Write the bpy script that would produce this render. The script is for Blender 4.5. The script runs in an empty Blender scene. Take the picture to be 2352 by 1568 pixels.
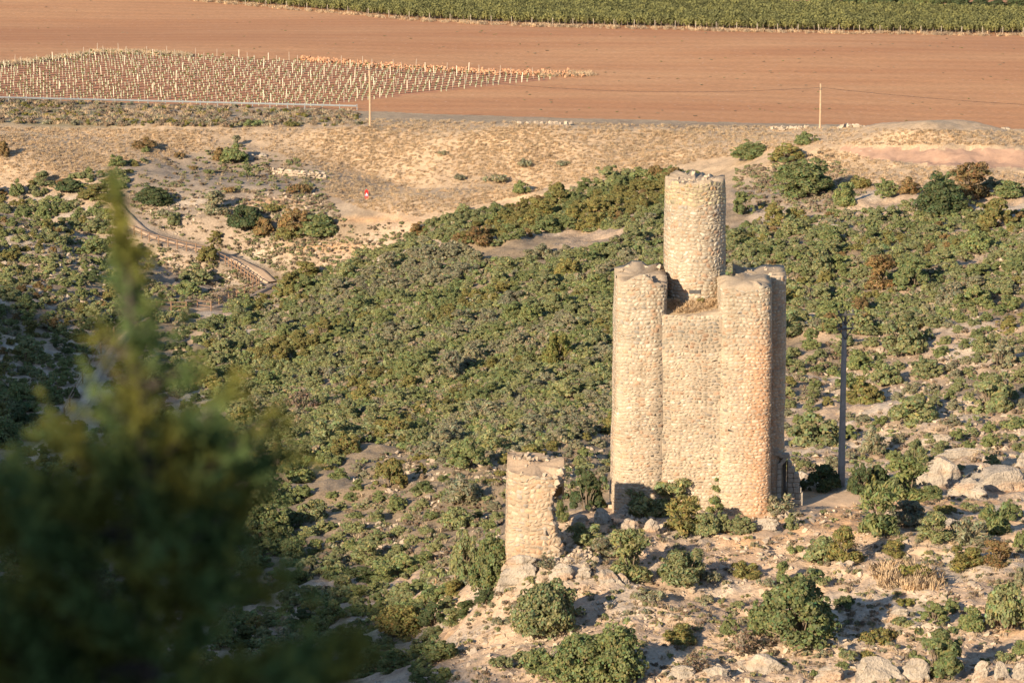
import bpy, math, random
import numpy as np
from mathutils import Vector, Matrix

random.seed(7)
RNG = np.random.default_rng(11)
scene = bpy.context.scene
COL = scene.collection

# ------------------------------------------------------------------ camera
PITCH = math.radians(13.0)
FPX = 8368.0                      # focal length for a picture 2352 px wide
CX, CY = 1176.0, 784.0
cam_data = bpy.data.cameras.new('camera')
cam_data.sensor_width = 36.0
cam_data.lens = 36.0 * FPX / 2352.0
cam_data.clip_start = 0.5
cam_data.clip_end = 12000.0
cam_data.dof.use_dof = True
cam_data.dof.focus_distance = 215.0
cam_data.dof.aperture_fstop = 3.9
cam = bpy.data.objects.new('camera', cam_data)
cam.rotation_euler = (math.radians(90) - PITCH, 0, 0)
COL.objects.link(cam)
scene.camera = cam

# ------------------------------------------------------------------ light
SUN_AZ = math.radians(35.0)       # behind the camera, to the left
SUN_EL = math.radians(21.5)
world = bpy.data.worlds.new('World')
scene.world = world
world.use_nodes = True
wn = world.node_tree.nodes
wl = world.node_tree.links
wn.clear()
sky = wn.new('ShaderNodeTexSky')
sky.sky_type = 'NISHITA'
sky.sun_disc = False
sky.sun_elevation = SUN_EL
sky.sun_rotation = math.pi + SUN_AZ
sky.altitude = 800
sky.dust_density = 0.6
sky.ozone_density = 2.0
bg = wn.new('ShaderNodeBackground')
bg.inputs['Strength'].default_value = 0.103
wo = wn.new('ShaderNodeOutputWorld')
wl.new(sky.outputs[0], bg.inputs[0])
wl.new(bg.outputs[0], wo.inputs[0])
sun_data = bpy.data.lights.new('sun', 'SUN')
sun_data.energy = 5.0
sun_data.angle = math.radians(0.6)
sun_data.color = (1.0, 0.82, 0.61)
sun = bpy.data.objects.new('sun', sun_data)
sd = Vector((-math.sin(SUN_AZ) * math.cos(SUN_EL), -math.cos(SUN_AZ) * math.cos(SUN_EL), math.sin(SUN_EL)))
sun.rotation_euler = sd.to_track_quat('Z', 'Y').to_euler()
sun.location = (-60, -60, 60)
COL.objects.link(sun)
scene.view_settings.view_transform = 'Standard'
scene.view_settings.look = 'None'
scene.view_settings.gamma = 1.0
scene.view_settings.exposure = 0.97
scene.view_settings.use_curve_mapping = False
scene.render.engine = 'CYCLES'
scene.cycles.use_denoising = True
scene.cycles.max_bounces = 5
scene.cycles.diffuse_bounces = 3
scene.cycles.transmission_bounces = 3
scene.cycles.transparent_max_bounces = 4
scene.cycles.caustics_reflective = False
scene.cycles.caustics_refractive = False

# ------------------------------------------------------------------ noise
_T = np.random.default_rng(5).random((256, 256))
def vnoise(x, y, seed=0):
    x = np.asarray(x, float) + seed * 17.31
    y = np.asarray(y, float) + seed * 9.77
    xi = np.floor(x).astype(int); yi = np.floor(y).astype(int)
    fx = x - xi; fy = y - yi
    fx = fx * fx * (3 - 2 * fx); fy = fy * fy * (3 - 2 * fy)
    a = _T[xi & 255, yi & 255]; b = _T[(xi + 1) & 255, yi & 255]
    c = _T[xi & 255, (yi + 1) & 255]; d = _T[(xi + 1) & 255, (yi + 1) & 255]
    return (a * (1 - fx) + b * fx) * (1 - fy) + (c * (1 - fx) + d * fx) * fy
def fbm(x, y, seed=0, octv=4):
    s = 0; amp = 0.5; tot = 0
    for k in range(octv):
        s = s + amp * vnoise(x * 2 ** k, y * 2 ** k, seed + k * 3); tot += amp; amp *= 0.5
    return s / tot                      # 0..1
def sstep(a, b, x):
    t = np.clip((np.asarray(x, float) - a) / (b - a), 0, 1)
    return t * t * (3 - 2 * t)

# ------------------------------------------------------------------ rays and the lie of the land
CP, SP = math.cos(PITCH), math.sin(PITCH)
def ray(u, v):
    x = (u - CX) / FPX; y = (CY - v) / FPX
    return np.array([x, CP + y * SP, -SP + y * CP])
def project(P):
    P = np.asarray(P, float)
    X, Y, Z = P[..., 0], P[..., 1], P[..., 2]
    d = Y * CP - Z * SP
    d = np.where(np.abs(d) < 1e-6, 1e-6, d)
    return CX + FPX * X / d, CY - FPX * (Y * SP + Z * CP) / d, d
CTRL = """2400 1568 166;1700 1568 169;1150 1568 172;800 1568 184;400 1568 190;-50 1568 192
2350 1450 176;1700 1450 178;1300 1450 178;1050 1450 188;850 1450 200;400 1450 208;-50 1450 214
2350 1350 184;1900 1350 185;1600 1350 186;1250 1350 185;1120 1380 194;900 1350 215;600 1350 224;200 1350 230
2350 1270 191;2000 1270 191;1600 1270 191;1300 1270 189;1200 1278 188;1080 1290 210;850 1270 228;400 1250 240
2350 1180 201;2100 1180 200;1850 1170 200;1600 1180 197;1400 1185 195;1290 1200 196
1850 1140 204;1932 1122 207;2050 1130 207;2200 1140 207;2350 1120 210
1100 1180 234;1300 1100 243;850 1150 246;500 1120 258;0 1150 262
2350 1030 260;2150 1060 258;2000 1088 258;1850 1085 262;2250 1080 219;2100 1110 216
2350 950 274;2100 970 274;1850 970 281;1300 1000 266;900 1000 278;350 1000 296;0 1000 300
2350 850 291;2000 860 297;1350 900 290;900 900 304;450 900 322;0 900 318
2350 750 307;1950 760 312;1350 800 312;1000 800 326;500 800 345;0 800 335
2350 650 324;1900 660 328;1350 700 334;850 700 357;500 700 372;100 700 356
2350 550 345;1850 560 350;1350 600 360;900 600 378;610 650 392;300 620 385;0 600 378
2350 470 362;1850 480 371;1350 500 388;900 500 400;500 500 407;100 500 400
2350 405 380;1900 410 390;1350 400 416;900 400 421;500 400 425;100 400 421
2350 340 402;2000 345 403;1900 335 412;1300 340 427;800 340 431;400 340 434;50 340 431
2400 310 430;1800 308 433;1200 297 437;800 296 438;400 293 440;-50 285 441
2400 300 444;1800 288 448;1200 280 447;800 277 450;400 272 454;-50 262 453
2400 285 452;1800 270 456;1200 262 458;700 246 470;300 237 476;-100 222 476
2500 200 495;1800 190 500;1275 181 505;700 180 505;100 170 505;-150 160 508
2500 120 543;1800 110 548;1200 120 545;600 110 548;0 115 545
2500 76 576;1800 70 580;1200 52 594;600 20 634;100 60 600
2500 20 630;1800 0 652;1200 -20 675;0 -20 670
2500 -60 740;1200 -70 760;0 -70 755"""
cp = []
for line in CTRL.split('\n'):
    for tok in line.split(';'):
        u, v, Y = map(float, tok.split())
        d = ray(u, v); t = Y / d[1]
        cp.append(d * t)
cp = np.array(cp)
_S = 100.0
def _kern(r2):
    return r2 * np.log(np.maximum(r2, 1e-12)) * 0.5
_n = len(cp)
_A = np.zeros((_n + 3, _n + 3)); _b = np.zeros(_n + 3)
_px = cp[:, 0] / _S; _py = cp[:, 1] / _S
_A[:_n, :_n] = _kern((_px[:, None] - _px) ** 2 + (_py[:, None] - _py) ** 2) + np.eye(_n) * 2e-4
_A[:_n, _n] = 1; _A[:_n, _n + 1] = _px; _A[:_n, _n + 2] = _py
_A[_n:, :_n] = _A[:_n, _n:].T
_b[:_n] = cp[:, 2]
_W = np.linalg.solve(_A, _b)
def tps(X, Y):
    X = X / _S; Y = Y / _S
    out = _W[_n] + _W[_n + 1] * X + _W[_n + 2] * Y
    for i in range(_n):
        out = out + _W[i] * _kern((X - _px[i]) ** 2 + (Y - _py[i]) ** 2)
    return out
RIDGE = [(-9.5, -5.5, 4.2), (-16, -13, 8.5), (-45, -12, 12.5), (-90, 10, 14.0), (-150, 45, 27.5), (-230, 110, 48.0)]
def base_height(X, Y):
    X = np.asarray(X, float); Y = np.asarray(Y, float)
    Yc = np.clip(Y, 160, 745)
    lim = 0.16 * Yc + 6
    z = tps(np.clip(X, -lim, lim), Yc)
    # the castle hill the camera stands on
    prof = np.interp(Y, [-400, -60, -12, 0, 4, 9, 40, 100, 140, 165], [-60, -16, -2.0, -1.7, -2.6, -4.9, -24, -54, -60, -57.5])
    w = sstep(120, 172, Y)
    z = z * w + prof * (1 - w)
    # its shoulder, unseen left of and behind the camera, crest shaped to cast shade
    rz = np.full(X.shape, -1e9)
    for (x0, y0, z0), (x1, y1, z1) in zip(RIDGE[:-1], RIDGE[1:]):
        dx, dy = x1 - x0, y1 - y0
        t = np.clip(((X - x0) * dx + (Y - y0) * dy) / (dx * dx + dy * dy), 0, 1)
        dist = np.hypot(X - x0 - t * dx, Y - y0 - t * dy)
        rz = np.maximum(rz, z0 + t * (z1 - z0) - 0.62 * dist - 0.004 * dist ** 1.5)
    return np.maximum(z, rz)

# grid: columns follow the width of the view, rows the distance
ROWS = np.concatenate([-np.geomspace(400, 6, 22), np.linspace(-4, 128, 50), np.arange(130, 150, 1.0), np.arange(150, 226, 0.27),
                       np.arange(226, 480, 0.62), np.arange(480, 740, 2.4), np.geomspace(742, 6500, 22)])
NC = 361
SC = np.linspace(-1, 1, NC)
OUT = 1 + np.geomspace(0.03, 60, 15)
SCOL = np.concatenate([-OUT[::-1], SC, OUT])
def halfw(Y):
    return 0.158 * np.maximum(Y, 0) + 9.0
GX = SCOL[None, :] * halfw(ROWS)[:, None]
GY = np.repeat(ROWS[:, None], len(SCOL), 1)
GZ = base_height(GX, GY)
U0, V0, D0 = project(np.stack([GX, GY, GZ], -1))
vis = (GY > 140)
# roughness: strong on the stony knoll and slopes, little on the tilled plain
plain = sstep(432, 452, GY)
knoll = 1 - sstep(208, 232, GY)
nz = (fbm(GX * 0.09, GY * 0.09, 1, 3) - 0.5) * 2.2 * (1 - knoll) + (fbm(GX * 0.35, GY * 0.35, 2, 4) - 0.5) * 1.1
nz = nz + np.abs(fbm(GX * 0.8, GY * 0.8, 4, 3) - 0.5) * -0.9 + (fbm(GX * 2.1, GY * 2.1, 6, 2) - 0.5) * 0.22
nz = nz * (1 - plain * 0.93) * (1 - 0.7 * sstep(392, 405, GY) * (1 - sstep(432, 442, GY)))
# limestone strata step down the knoll's face
strat = GZ + 0.6 * (fbm(GX * 0.12, GY * 0.12, 9, 2) - 0.5)
per = 0.75
fr = strat / per - np.floor(strat / per)
step = (sstep(0.0, 0.38, fr) - fr) * per
rocky = knoll * sstep(0.44, 0.58, fbm(GX * 0.11, GY * 0.11, 13, 3)) * (GY > 150)
nz = nz + step * 0.55 * rocky
GZ = GZ + nz * np.where(GY < 140, 0.25, 1.0) * np.where(GY < 12, 0.0, 1.0)
# rolling mounds and gullies of the grass bank
bk = sstep(388, 402, GY) * (1 - sstep(430, 440, GY))
roll = np.abs(np.sin((GX * 0.8 + (GY - 420) * 0.9 + 9 * fbm(GX * 0.03, GY * 0.03, 15, 2)) / 16.0))
GZ = GZ + bk * ((roll - 0.5) * 2.0 + (fbm(GX * 0.06, GY * 0.06, 19, 3) - 0.5) * 2.4) * 1.75
# levelled places: tower platforms
def flatten(u, v, Y, r, soft):
    d = ray(u, v); p = d * (Y / d[1])
    global GZ
    w = 1 - sstep(r, r + soft, np.hypot(GX - p[0], GY - p[1]))
    GZ = GZ * (1 - w) + p[2] * w
    return p
TOWER = flatten(1588, 1172, 199.0, 3.5, 4.0)
RUIN = flatten(1231, 1274, 188.5, 1.3, 1.2)
flatten(1890, 1140, 204.0, 2.0, 2.5)

def height(X, Y):
    X = np.asarray(X, float); Y = np.asarray(Y, float)
    s = X / halfw(Y)
    ci = np.interp(s, SCOL, np.arange(len(SCOL))); ri = np.interp(Y, ROWS, np.arange(len(ROWS)))
    c0 = np.clip(np.floor(ci).astype(int), 0, len(SCOL) - 2); r0 = np.clip(np.floor(ri).astype(int), 0, len(ROWS) - 2)
    fc = ci - c0; fr_ = ri - r0
    return (GZ[r0, c0] * (1 - fc) + GZ[r0, c0 + 1] * fc) * (1 - fr_) + (GZ[r0 + 1, c0] * (1 - fc) + GZ[r0 + 1, c0 + 1] * fc) * fr_
_YS = np.concatenate([np.arange(150, 480, 0.4), np.arange(480, 900, 2.0)])
def ground_at(u, v, ymin=150.0):
    """where the line of sight through a picture point meets the land"""
    d = ray(u, v)
    ys = _YS[_YS >= ymin]
    t = ys / d[1]
    diff = d[2] * t - height(d[0] * t, ys)
    below = np.nonzero(diff < 0)[0]
    if len(below) == 0:
        k = len(ys) - 1
        return Vector((d[0] * t[k], ys[k], float(height(d[0] * t[k], ys[k]))))
    k = below[0]
    if k == 0:
        y = ys[0]
    else:
        a, b = diff[k - 1], diff[k]
        y = ys[k - 1] + (ys[k] - ys[k - 1]) * a / (a - b)
    x = d[0] * y / d[1]
    return Vector((x, y, float(height(x, y))))
_YC = np.concatenate([np.arange(150, 480, 3.0), np.arange(480, 900, 8.0)])
def ground_many(us, vs, ymin=150.0):
    us = np.asarray(us, float); vs = np.asarray(vs, float)
    x = (us - CX) / FPX; y = (CY - vs) / FPX
    dx = x / (CP + y * SP); dz = (-SP + y * CP) / (CP + y * SP)
    ys = _YC[_YC >= ymin]
    out = []
    for a in range(0, len(us), 4000):
        sx = dx[a:a + 4000, None]; sz = dz[a:a + 4000, None]
        diff = sz * ys - height(sx * ys, np.broadcast_to(ys, (len(sx), len(ys))))
        neg = diff < 0
        k = np.where(neg.any(1), neg.argmax(1), len(ys) - 1)
        lo = ys[np.maximum(k - 1, 0)]; hi = ys[k]
        for _ in range(9):
            mid = (lo + hi) / 2
            b = sz[:, 0] * mid - height(sx[:, 0] * mid, mid) < 0
            hi = np.where(b, mid, hi); lo = np.where(b, lo, mid)
        gx = sx[:, 0] * hi
        out.append(np.column_stack([gx, hi, height(gx, hi)]))
    return np.concatenate(out)
def on_ground(x, y, dz=0.0):
    return Vector((x, y, float(height(x, y)) + dz))
def px_per_m(p):
    return FPX / (p[1] * CP - p[2] * SP)
def inpoly(u, v, poly):
    u = np.asarray(u, float); v = np.asarray(v, float)
    res = np.zeros(u.shape, bool)
    n = len(poly)
    for i in range(n):
        x0, y0 = poly[i]; x1, y1 = poly[(i + 1) % n]
        c = ((y0 > v) != (y1 > v)) & (u < (x1 - x0) * (v - y0) / (y1 - y0 + 1e-12) + x0)
        res ^= c
    return res

# the trails are cut level into the slope
PATH_UP = [(252, 455), (285, 492), (335, 535), (400, 557), (480, 578), (545, 600), (590, 622), (628, 650)]
PATH_LOW = [(628, 656), (560, 690), (500, 706), (420, 716), (340, 735), (280, 780), (228, 850), (188, 930), (110, 1010), (45, 1090), (8, 1160), (-30, 1230)]
def grade(path, half, soft):
    global GZ
    P = np.array([tuple(ground_at(*p)) for p in path])
    zs = P[:, 2].copy()
    for _ in range(2): zs[1:-1] = (zs[:-2] + 2 * zs[1:-1] + zs[2:]) / 4
    best = np.full(GX.shape, 1e9); bz = np.zeros(GX.shape)
    for i in range(len(P) - 1):
        dx, dy = P[i + 1, 0] - P[i, 0], P[i + 1, 1] - P[i, 1]
        t = np.clip(((GX - P[i, 0]) * dx + (GY - P[i, 1]) * dy) / (dx * dx + dy * dy), 0, 1)
        d = np.hypot(GX - P[i, 0] - t * dx, GY - P[i, 1] - t * dy)
        k = d < best
        best = np.where(k, d, best); bz = np.where(k, zs[i] + t * (zs[i + 1] - zs[i]), bz)
    w = 1 - sstep(half, half + soft, best)
    GZ = GZ * (1 - w) + bz * w
grade(PATH_UP, 1.8, 2.5)
grade(PATH_LOW, 1.6, 2.5)
_pu = np.array([[PATH_UP[i][0] + (PATH_UP[i + 1][0] - PATH_UP[i][0]) * t, PATH_UP[i][1] + (PATH_UP[i + 1][1] - PATH_UP[i][1]) * t] for i in range(len(PATH_UP) - 1) for t in np.linspace(0, 1, 8)]
               + [[PATH_LOW[i][0] + (PATH_LOW[i + 1][0] - PATH_LOW[i][0]) * t, PATH_LOW[i][1] + (PATH_LOW[i + 1][1] - PATH_LOW[i][1]) * t] for i in range(5, 7) for t in np.linspace(0, 1, 10)])
def off_trail(u, v, hp=0.0):
    u = np.atleast_1d(u)[:, None]; v = np.atleast_1d(v)[:, None]
    return ~((np.abs(_pu[:, 0] - u) < 24) & (v - _pu[:, 1] > -12) & (v - _pu[:, 1] < 14 + np.atleast_1d(hp)[:, None])).any(1)

# ------------------------------------------------------------------ tagging, meshes, materials
def tag(o, label=None, cat=None, group=None, kind=None):
    if label: o['label'] = label
    if cat: o['category'] = cat
    if group: o['group'] = group
    if kind: o['kind'] = kind
    return o
def empty(name, loc, rz=0.0):
    o = bpy.data.objects.new(name, None)
    o.empty_display_size = 0.3
    o.location = loc; o.rotation_euler = (0, 0, rz)
    COL.objects.link(o)
    return o
def np_mesh(name, verts, faces, col=None, smooth=False):
    """verts (N,3); faces (M,k) array or list of arrays of equal width"""
    me = bpy.data.meshes.new(name)
    verts = np.asarray(verts, np.float32)
    groups = faces if isinstance(faces, list) else [faces]
    groups = [np.asarray(g, np.int32) for g in groups if len(g)]
    nl = sum(g.size for g in groups); nf = sum(len(g) for g in groups)
    me.vertices.add(len(verts)); me.vertices.foreach_set('co', verts.ravel())
    me.loops.add(nl); me.polygons.add(nf)
    me.loops.foreach_set('vertex_index', np.concatenate([g.ravel() for g in groups]))
    starts = []; k = 0
    for g in groups:
        starts.append(k + np.arange(len(g)) * g.shape[1]); k += g.size
    me.polygons.foreach_set('loop_start', np.concatenate(starts).astype(np.int32))
    if smooth:
        me.polygons.foreach_set('use_smooth', np.ones(nf, bool))
    me.update(calc_edges=True)
    if col is not None:
        a = me.color_attributes.new('Col', 'FLOAT_COLOR', 'POINT')
        c = np.ones((len(verts), 4), np.float32); c[:, :3] = col
        a.data.foreach_set('color', c.ravel())
    return me
class MB:
    """collects shapes into one mesh"""
    def __init__(self):
        self.v = []; self.f = []; self.c = []
    def poly(self, pts, faces, col=None):
        k = len(self.v)
        self.v += [tuple(p) for p in pts]
        self.f += [tuple(i + k for i in f) for f in faces]
        self.c += [col if col is not None else (1, 1, 1)] * len(pts)
    def box(self, c, s, m=None, col=None, taper=1.0):
        x, y, z = s[0] / 2, s[1] / 2, s[2] / 2
        pts = [Vector((sx * x * (taper if sz > 0 else 1), sy * y * (taper if sz > 0 else 1), sz * z)) for sz in (-1, 1) for sx, sy in ((-1, -1), (1, -1), (1, 1), (-1, 1))]
        pts = [(m @ p if m is not None else p) + Vector(c) for p in pts]
        self.poly(pts, [(3, 2, 1, 0), (4, 5, 6, 7), (0, 1, 5, 4), (1, 2, 6, 5), (2, 3, 7, 6), (3, 0, 4, 7)], col)
    def tube(self, pts, radii, n=6, col=None, caps=True):
        pts = [Vector(p) for p in pts]
        rings = []
        for i, p in enumerate(pts):
            d = (pts[min(i + 1, len(pts) - 1)] - pts[max(i - 1, 0)]).normalized()
            a = d.orthogonal().normalized() if abs(d.z) < 0.9 else Vector((1, 0, 0))
            a = (a - d * a.dot(d)).normalized(); b = d.cross(a)
            r = radii[i] if hasattr(radii, '__len__') else radii
            rings.append([p + (a * math.cos(t) + b * math.sin(t)) * r for t in [2 * math.pi * k / n for k in range(n)]])
        faces = []
        for i in range(len(pts) - 1):
            for k in range(n):
                faces.append((i * n + k, i * n + (k + 1) % n, (i + 1) * n + (k + 1) % n, (i + 1) * n + k))
        if caps:
            faces.append(tuple(range(n - 1, -1, -1))); faces.append(tuple((len(pts) - 1) * n + k for k in range(n)))
        self.poly([p for r in rings for p in r], faces, col)
    def mesh(self, name, smooth=False):
        me = bpy.data.meshes.new(name)
        me.from_pydata(self.v, [], self.f)
        if any(c != (1, 1, 1) for c in self.c):
            a = me.color_attributes.new('Col', 'FLOAT_COLOR', 'POINT')
            cc = np.ones((len(self.v), 4), np.float32); cc[:, :3] = np.array(self.c)
            a.data.foreach_set('color', cc.ravel())
        if smooth:
            for p in me.polygons: p.use_smooth = True
        me.update()
        return me
    def build(self, name, mat, parent=None, smooth=False):
        return put(name, self.mesh(name, smooth), mat, parent)
def put(name, me, mat, parent=None, loc=None):
    if mat is not None and not me.materials:
        me.materials.append(mat)
    o = bpy.data.objects.new(name, me)
    COL.objects.link(o)
    if parent is not None: o.parent = parent
    if loc is not None: o.location = loc
    return o

class NT:
    def __init__(self, name):
        self.m = bpy.data.materials.new(name); self.m.use_nodes = True
        self.t = self.m.node_tree; self.t.nodes.clear()
        self.out = self.n('ShaderNodeOutputMaterial')
    def n(self, typ, **kw):
        nd = self.t.nodes.new(typ)
        for k, v in kw.items(): setattr(nd, k, v)
        return nd
    def l(self, a, b): self.t.links.new(a, b)
    def noise(self, scale, detail=4, rough=0.55, vec=None):
        nd = self.n('ShaderNodeTexNoise'); nd.inputs['Scale'].default_value = scale
        nd.inputs['Detail'].default_value = detail; nd.inputs['Roughness'].default_value = rough
        if vec is not None: self.l(vec, nd.inputs['Vector'])
        return nd.outputs['Fac']
    def ramp(self, fac, stops):
        nd = self.n('ShaderNodeValToRGB'); self.l(fac, nd.inputs[0])
        e = nd.color_ramp.elements
        while len(e) < len(stops): e.new(0.5)
        for i, (p, c) in enumerate(stops):
            e[i].position = p; e[i].color = (c[0], c[1], c[2], 1) if hasattr(c, '__len__') else (c, c, c, 1)
        return nd.outputs[0]
    def mix(self, fac, a, b, mode='MIX'):
        nd = self.n('ShaderNodeMix', data_type='RGBA', blend_type=mode)
        for sock, val in ((nd.inputs[0], fac), (nd.inputs[6], a), (nd.inputs[7], b)):
            if hasattr(val, 'links'): self.l(val, sock)
            elif hasattr(val, '__len__'): sock.default_value = (*val[:3], 1)
            else: sock.default_value = val if sock == nd.inputs[0] else (val, val, val, 1)
        return nd.outputs[2]
    def attr(self, name='Col'):
        nd = self.n('ShaderNodeAttribute', attribute_name=name); return nd.outputs['Color']
    def pos(self):
        return self.n('ShaderNodeNewGeometry').outputs['Position']
    def obj(self):
        return self.n('ShaderNodeTexCoord').outputs['Object']
    def scale(self, vec, s):
        nd = self.n('ShaderNodeMapping'); nd.inputs['Scale'].default_value = s; self.l(vec, nd.inputs[0]); return nd.outputs[0]
    def finish(self, color, rough=0.9, bump=None, dist=0.05, strength=1.0, metallic=0.0):
        b = self.n('ShaderNodeBsdfPrincipled')
        b.inputs['Roughness'].default_value = rough; b.inputs['Metallic'].default_value = metallic
        b.inputs['Specular IOR Level'].default_value = 0.2
        if hasattr(color, 'links'): self.l(color, b.inputs['Base Color'])
        else: b.inputs['Base Color'].default_value = (*color, 1)
        if bump is not None:
            bp = self.n('ShaderNodeBump'); bp.inputs['Distance'].default_value = dist; bp.inputs['Strength'].default_value = strength
            self.l(bump, bp.inputs['Height']); self.l(bp.outputs[0], b.inputs['Normal'])
        self.l(b.outputs[0], self.out.inputs[0])
        return self.m

def mat_ground():
    t = NT('hill_soil'); p = t.pos()
    n1 = t.noise(0.9, 5, 0.62, p); n2 = t.noise(5.0, 4, 0.65, p); n3 = t.noise(0.16, 3, 0.5, p)
    c = t.attr()
    c = t.mix(1.0, c, t.ramp(n1, [(0.28, 0.70), (0.5, 1.0), (0.72, 1.2)]), 'MULTIPLY')
    c = t.mix(1.0, c, t.ramp(n2, [(0.3, 0.72), (0.55, 1.05), (0.75, 1.22)]), 'MULTIPLY')
    c = t.mix(0.5, c, t.mix(1.0, c, t.ramp(n3, [(0.3, (0.85, 0.8, 0.76)), (0.7, (1.15, 1.12, 1.05))]), 'MULTIPLY'))
    vo = t.n('ShaderNodeTexVoronoi', feature='F1'); vo.inputs['Scale'].default_value = 2.6; t.l(p, vo.inputs['Vector'])
    st = t.ramp(vo.outputs['Distance'], [(0.10, 1.0), (0.24, 0.0)])
    ma = t.n('ShaderNodeMath', operation='MULTIPLY'); t.l(st, ma.inputs[0])
    t.l(t.n('ShaderNodeAttribute', attribute_name='stony').outputs['Fac'], ma.inputs[1])
    c = t.mix(ma.outputs[0], c, (0.50, 0.43, 0.345))
    add = t.n('ShaderNodeMath', operation='ADD'); t.l(n2, add.inputs[0]); t.l(ma.outputs[0], add.inputs[1])
    return t.finish(c, 0.95, add.outputs[0], 0.10, 0.9)
def mat_soil(name, a, b, dark, row=None):
    t = NT(name); p = t.pos()
    streak = t.noise(0.05, 4, 0.55, t.scale(p, (0.35, 1.6, 1)))
    fine = t.noise(1.4, 5, 0.7, p)
    c = t.mix(t.ramp(streak, [(0.36, 0.0), (0.66, 1.0)]), a, b)
    c = t.mix(1.0, c, t.ramp(fine, [(0.3, 0.78), (0.5, 1.0), (0.72, 1.2)]), 'MULTIPLY')
    big = t.noise(0.018, 3, 0.5, t.scale(p, (0.5, 1.3, 1)))
    c = t.mix(t.ramp(big, [(0.42, 0.0), (0.66, 0.55)]), c, dark)
    wv = t.n('ShaderNodeTexWave', wave_type='BANDS', bands_direction='Y'); wv.inputs['Scale'].default_value = 0.055
    wv.inputs['Distortion'].default_value = 3.0; wv.inputs['Detail'].default_value = 2.0; wv.inputs['Detail Scale'].default_value = 0.4
    rt_ = t.n('ShaderNodeMapping'); rt_.inputs['Rotation'].default_value = (0, 0, 0.16); t.l(p, rt_.inputs[0]); t.l(rt_.outputs[0], wv.inputs['Vector'])
    c = t.mix(1.0, c, t.ramp(wv.outputs['Fac'], [(0.0, 0.955), (1.0, 1.035)]), 'MULTIPLY')
    vo = t.n('ShaderNodeTexVoronoi', feature='F1'); vo.inputs['Scale'].default_value = 0.55; t.l(p, vo.inputs['Vector'])
    c = t.mix(t.ramp(vo.outputs['Distance'], [(0.05, 0.55), (0.13, 0.0)]), c, (0.62, 0.44, 0.32))
    return t.finish(c, 0.95, fine, 0.08, 0.8)
def mat_stone(name, tint=(0.81, 0.80, 0.775), mortar=False):
    t = NT(name); p = t.pos()
    n1 = t.noise(9.0, 5, 0.65, p); n2 = t.noise(0.7, 4, 0.6, p)
    c = t.attr()
    c = t.mix(1.0, c, t.ramp(n1, [(0.25, 0.74), (0.5, 1.0), (0.75, 1.18)]), 'MULTIPLY')
    c = t.mix(t.ramp(n2, [(0.52, 0.0), (0.78, 0.42)]), c, t.mix(1.0, c, (0.62, 0.60, 0.58), 'MULTIPLY'))
    st = t.noise(1.0, 4, 0.6, t.scale(p, (1.5, 1.5, 0.13)))
    c = t.mix(t.ramp(st, [(0.52, 0.0), (0.72, 0.7)]), c, t.mix(1.0, c, (0.66, 0.62, 0.58), 'MULTIPLY'))
    bd = t.noise(1.0, 3, 0.5, t.scale(p, (0.25, 0.25, 1.3)))
    c = t.mix(1.0, c, t.ramp(bd, [(0.3, (0.90, 0.88, 0.86)), (0.7, (1.08, 1.06, 1.03))]), 'MULTIPLY')
    c = t.mix(1.0, c, tint, 'MULTIPLY')
    return t.finish(c, 0.92, n1, 0.03, 0.8)
def mat_rock():
    t = NT('limestone'); p = t.pos()
    n1 = t.noise(1.1, 6, 0.65, p); n2 = t.noise(7.0, 4, 0.6, p); n3 = t.noise(0.5, 3, 0.5, t.scale(p, (0.7, 0.7, 2.4)))
    c = t.ramp(n1, [(0.3, (0.25, 0.215, 0.175)), (0.5, (0.40, 0.34, 0.265)), (0.7, (0.49, 0.41, 0.315))])
    c = t.mix(t.ramp(n3, [(0.55, 0.0), (0.72, 0.7)]), c, (0.50, 0.29, 0.15))
    c = t.mix(1.0, c, t.ramp(n2, [(0.3, 0.75), (0.7, 1.15)]), 'MULTIPLY')
    mx = t.n('ShaderNodeMath', operation='ADD'); t.l(n1, mx.inputs[0]); t.l(n2, mx.inputs[1])
    return t.finish(c, 0.95, mx.outputs[0], 0.16, 1.0)
def mat_leaf(name, col, trans=0.38, var=0.14):
    t = NT(name)
    a = t.attr()
    oi = t.n('ShaderNodeObjectInfo')
    c = t.mix(1.0, a, col, 'MULTIPLY')
    c = t.mix(1.0, c, t.ramp(oi.outputs['Random'], [(0.0, (1 - var, 1 - var * 1.0, 1 - var * 0.8)), (0.5, (1, 1, 1)), (1.0, (1 + var * 0.9, 1 + var * 0.7, 1 + var * 0.3))]), 'MULTIPLY')
    d = t.n('ShaderNodeBsdfDiffuse'); tr = t.n('ShaderNodeBsdfTranslucent'); mx = t.n('ShaderNodeMixShader')
    t.l(c, d.inputs[0]); t.l(c, tr.inputs[0]); mx.inputs[0].default_value = trans
    t.l(d.outputs[0], mx.inputs[1]); t.l(tr.outputs[0], mx.inputs[2]); t.l(mx.outputs[0], t.out.inputs[0])
    return t.m
def mat_plain(name, col, rough=0.8, scale=6.0, amt=0.25, metallic=0.0, bump=0.01):
    t = NT(name); n = t.noise(scale, 4, 0.6, t.obj())
    c = t.mix(1.0, col, t.ramp(n, [(0.25, 1 - amt), (0.75, 1 + amt)]), 'MULTIPLY')
    return t.finish(c, rough, n, bump, 0.6, metallic)
M = {}
M['ground'] = mat_ground()
M['field'] = mat_soil('red_tilled_soil', (0.455, 0.215, 0.094), (0.52, 0.275, 0.128), (0.37, 0.16, 0.070))
M['vsoil'] = mat_soil('vineyard_soil', (0.43, 0.20, 0.10), (0.49, 0.225, 0.115), (0.39, 0.19, 0.10))
M['psoil'] = mat_soil('pale_tilled_soil', (0.42, 0.26, 0.17), (0.47, 0.30, 0.20), (0.36, 0.21, 0.135))
M['stone'] = mat_stone('tower_stone')
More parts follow.
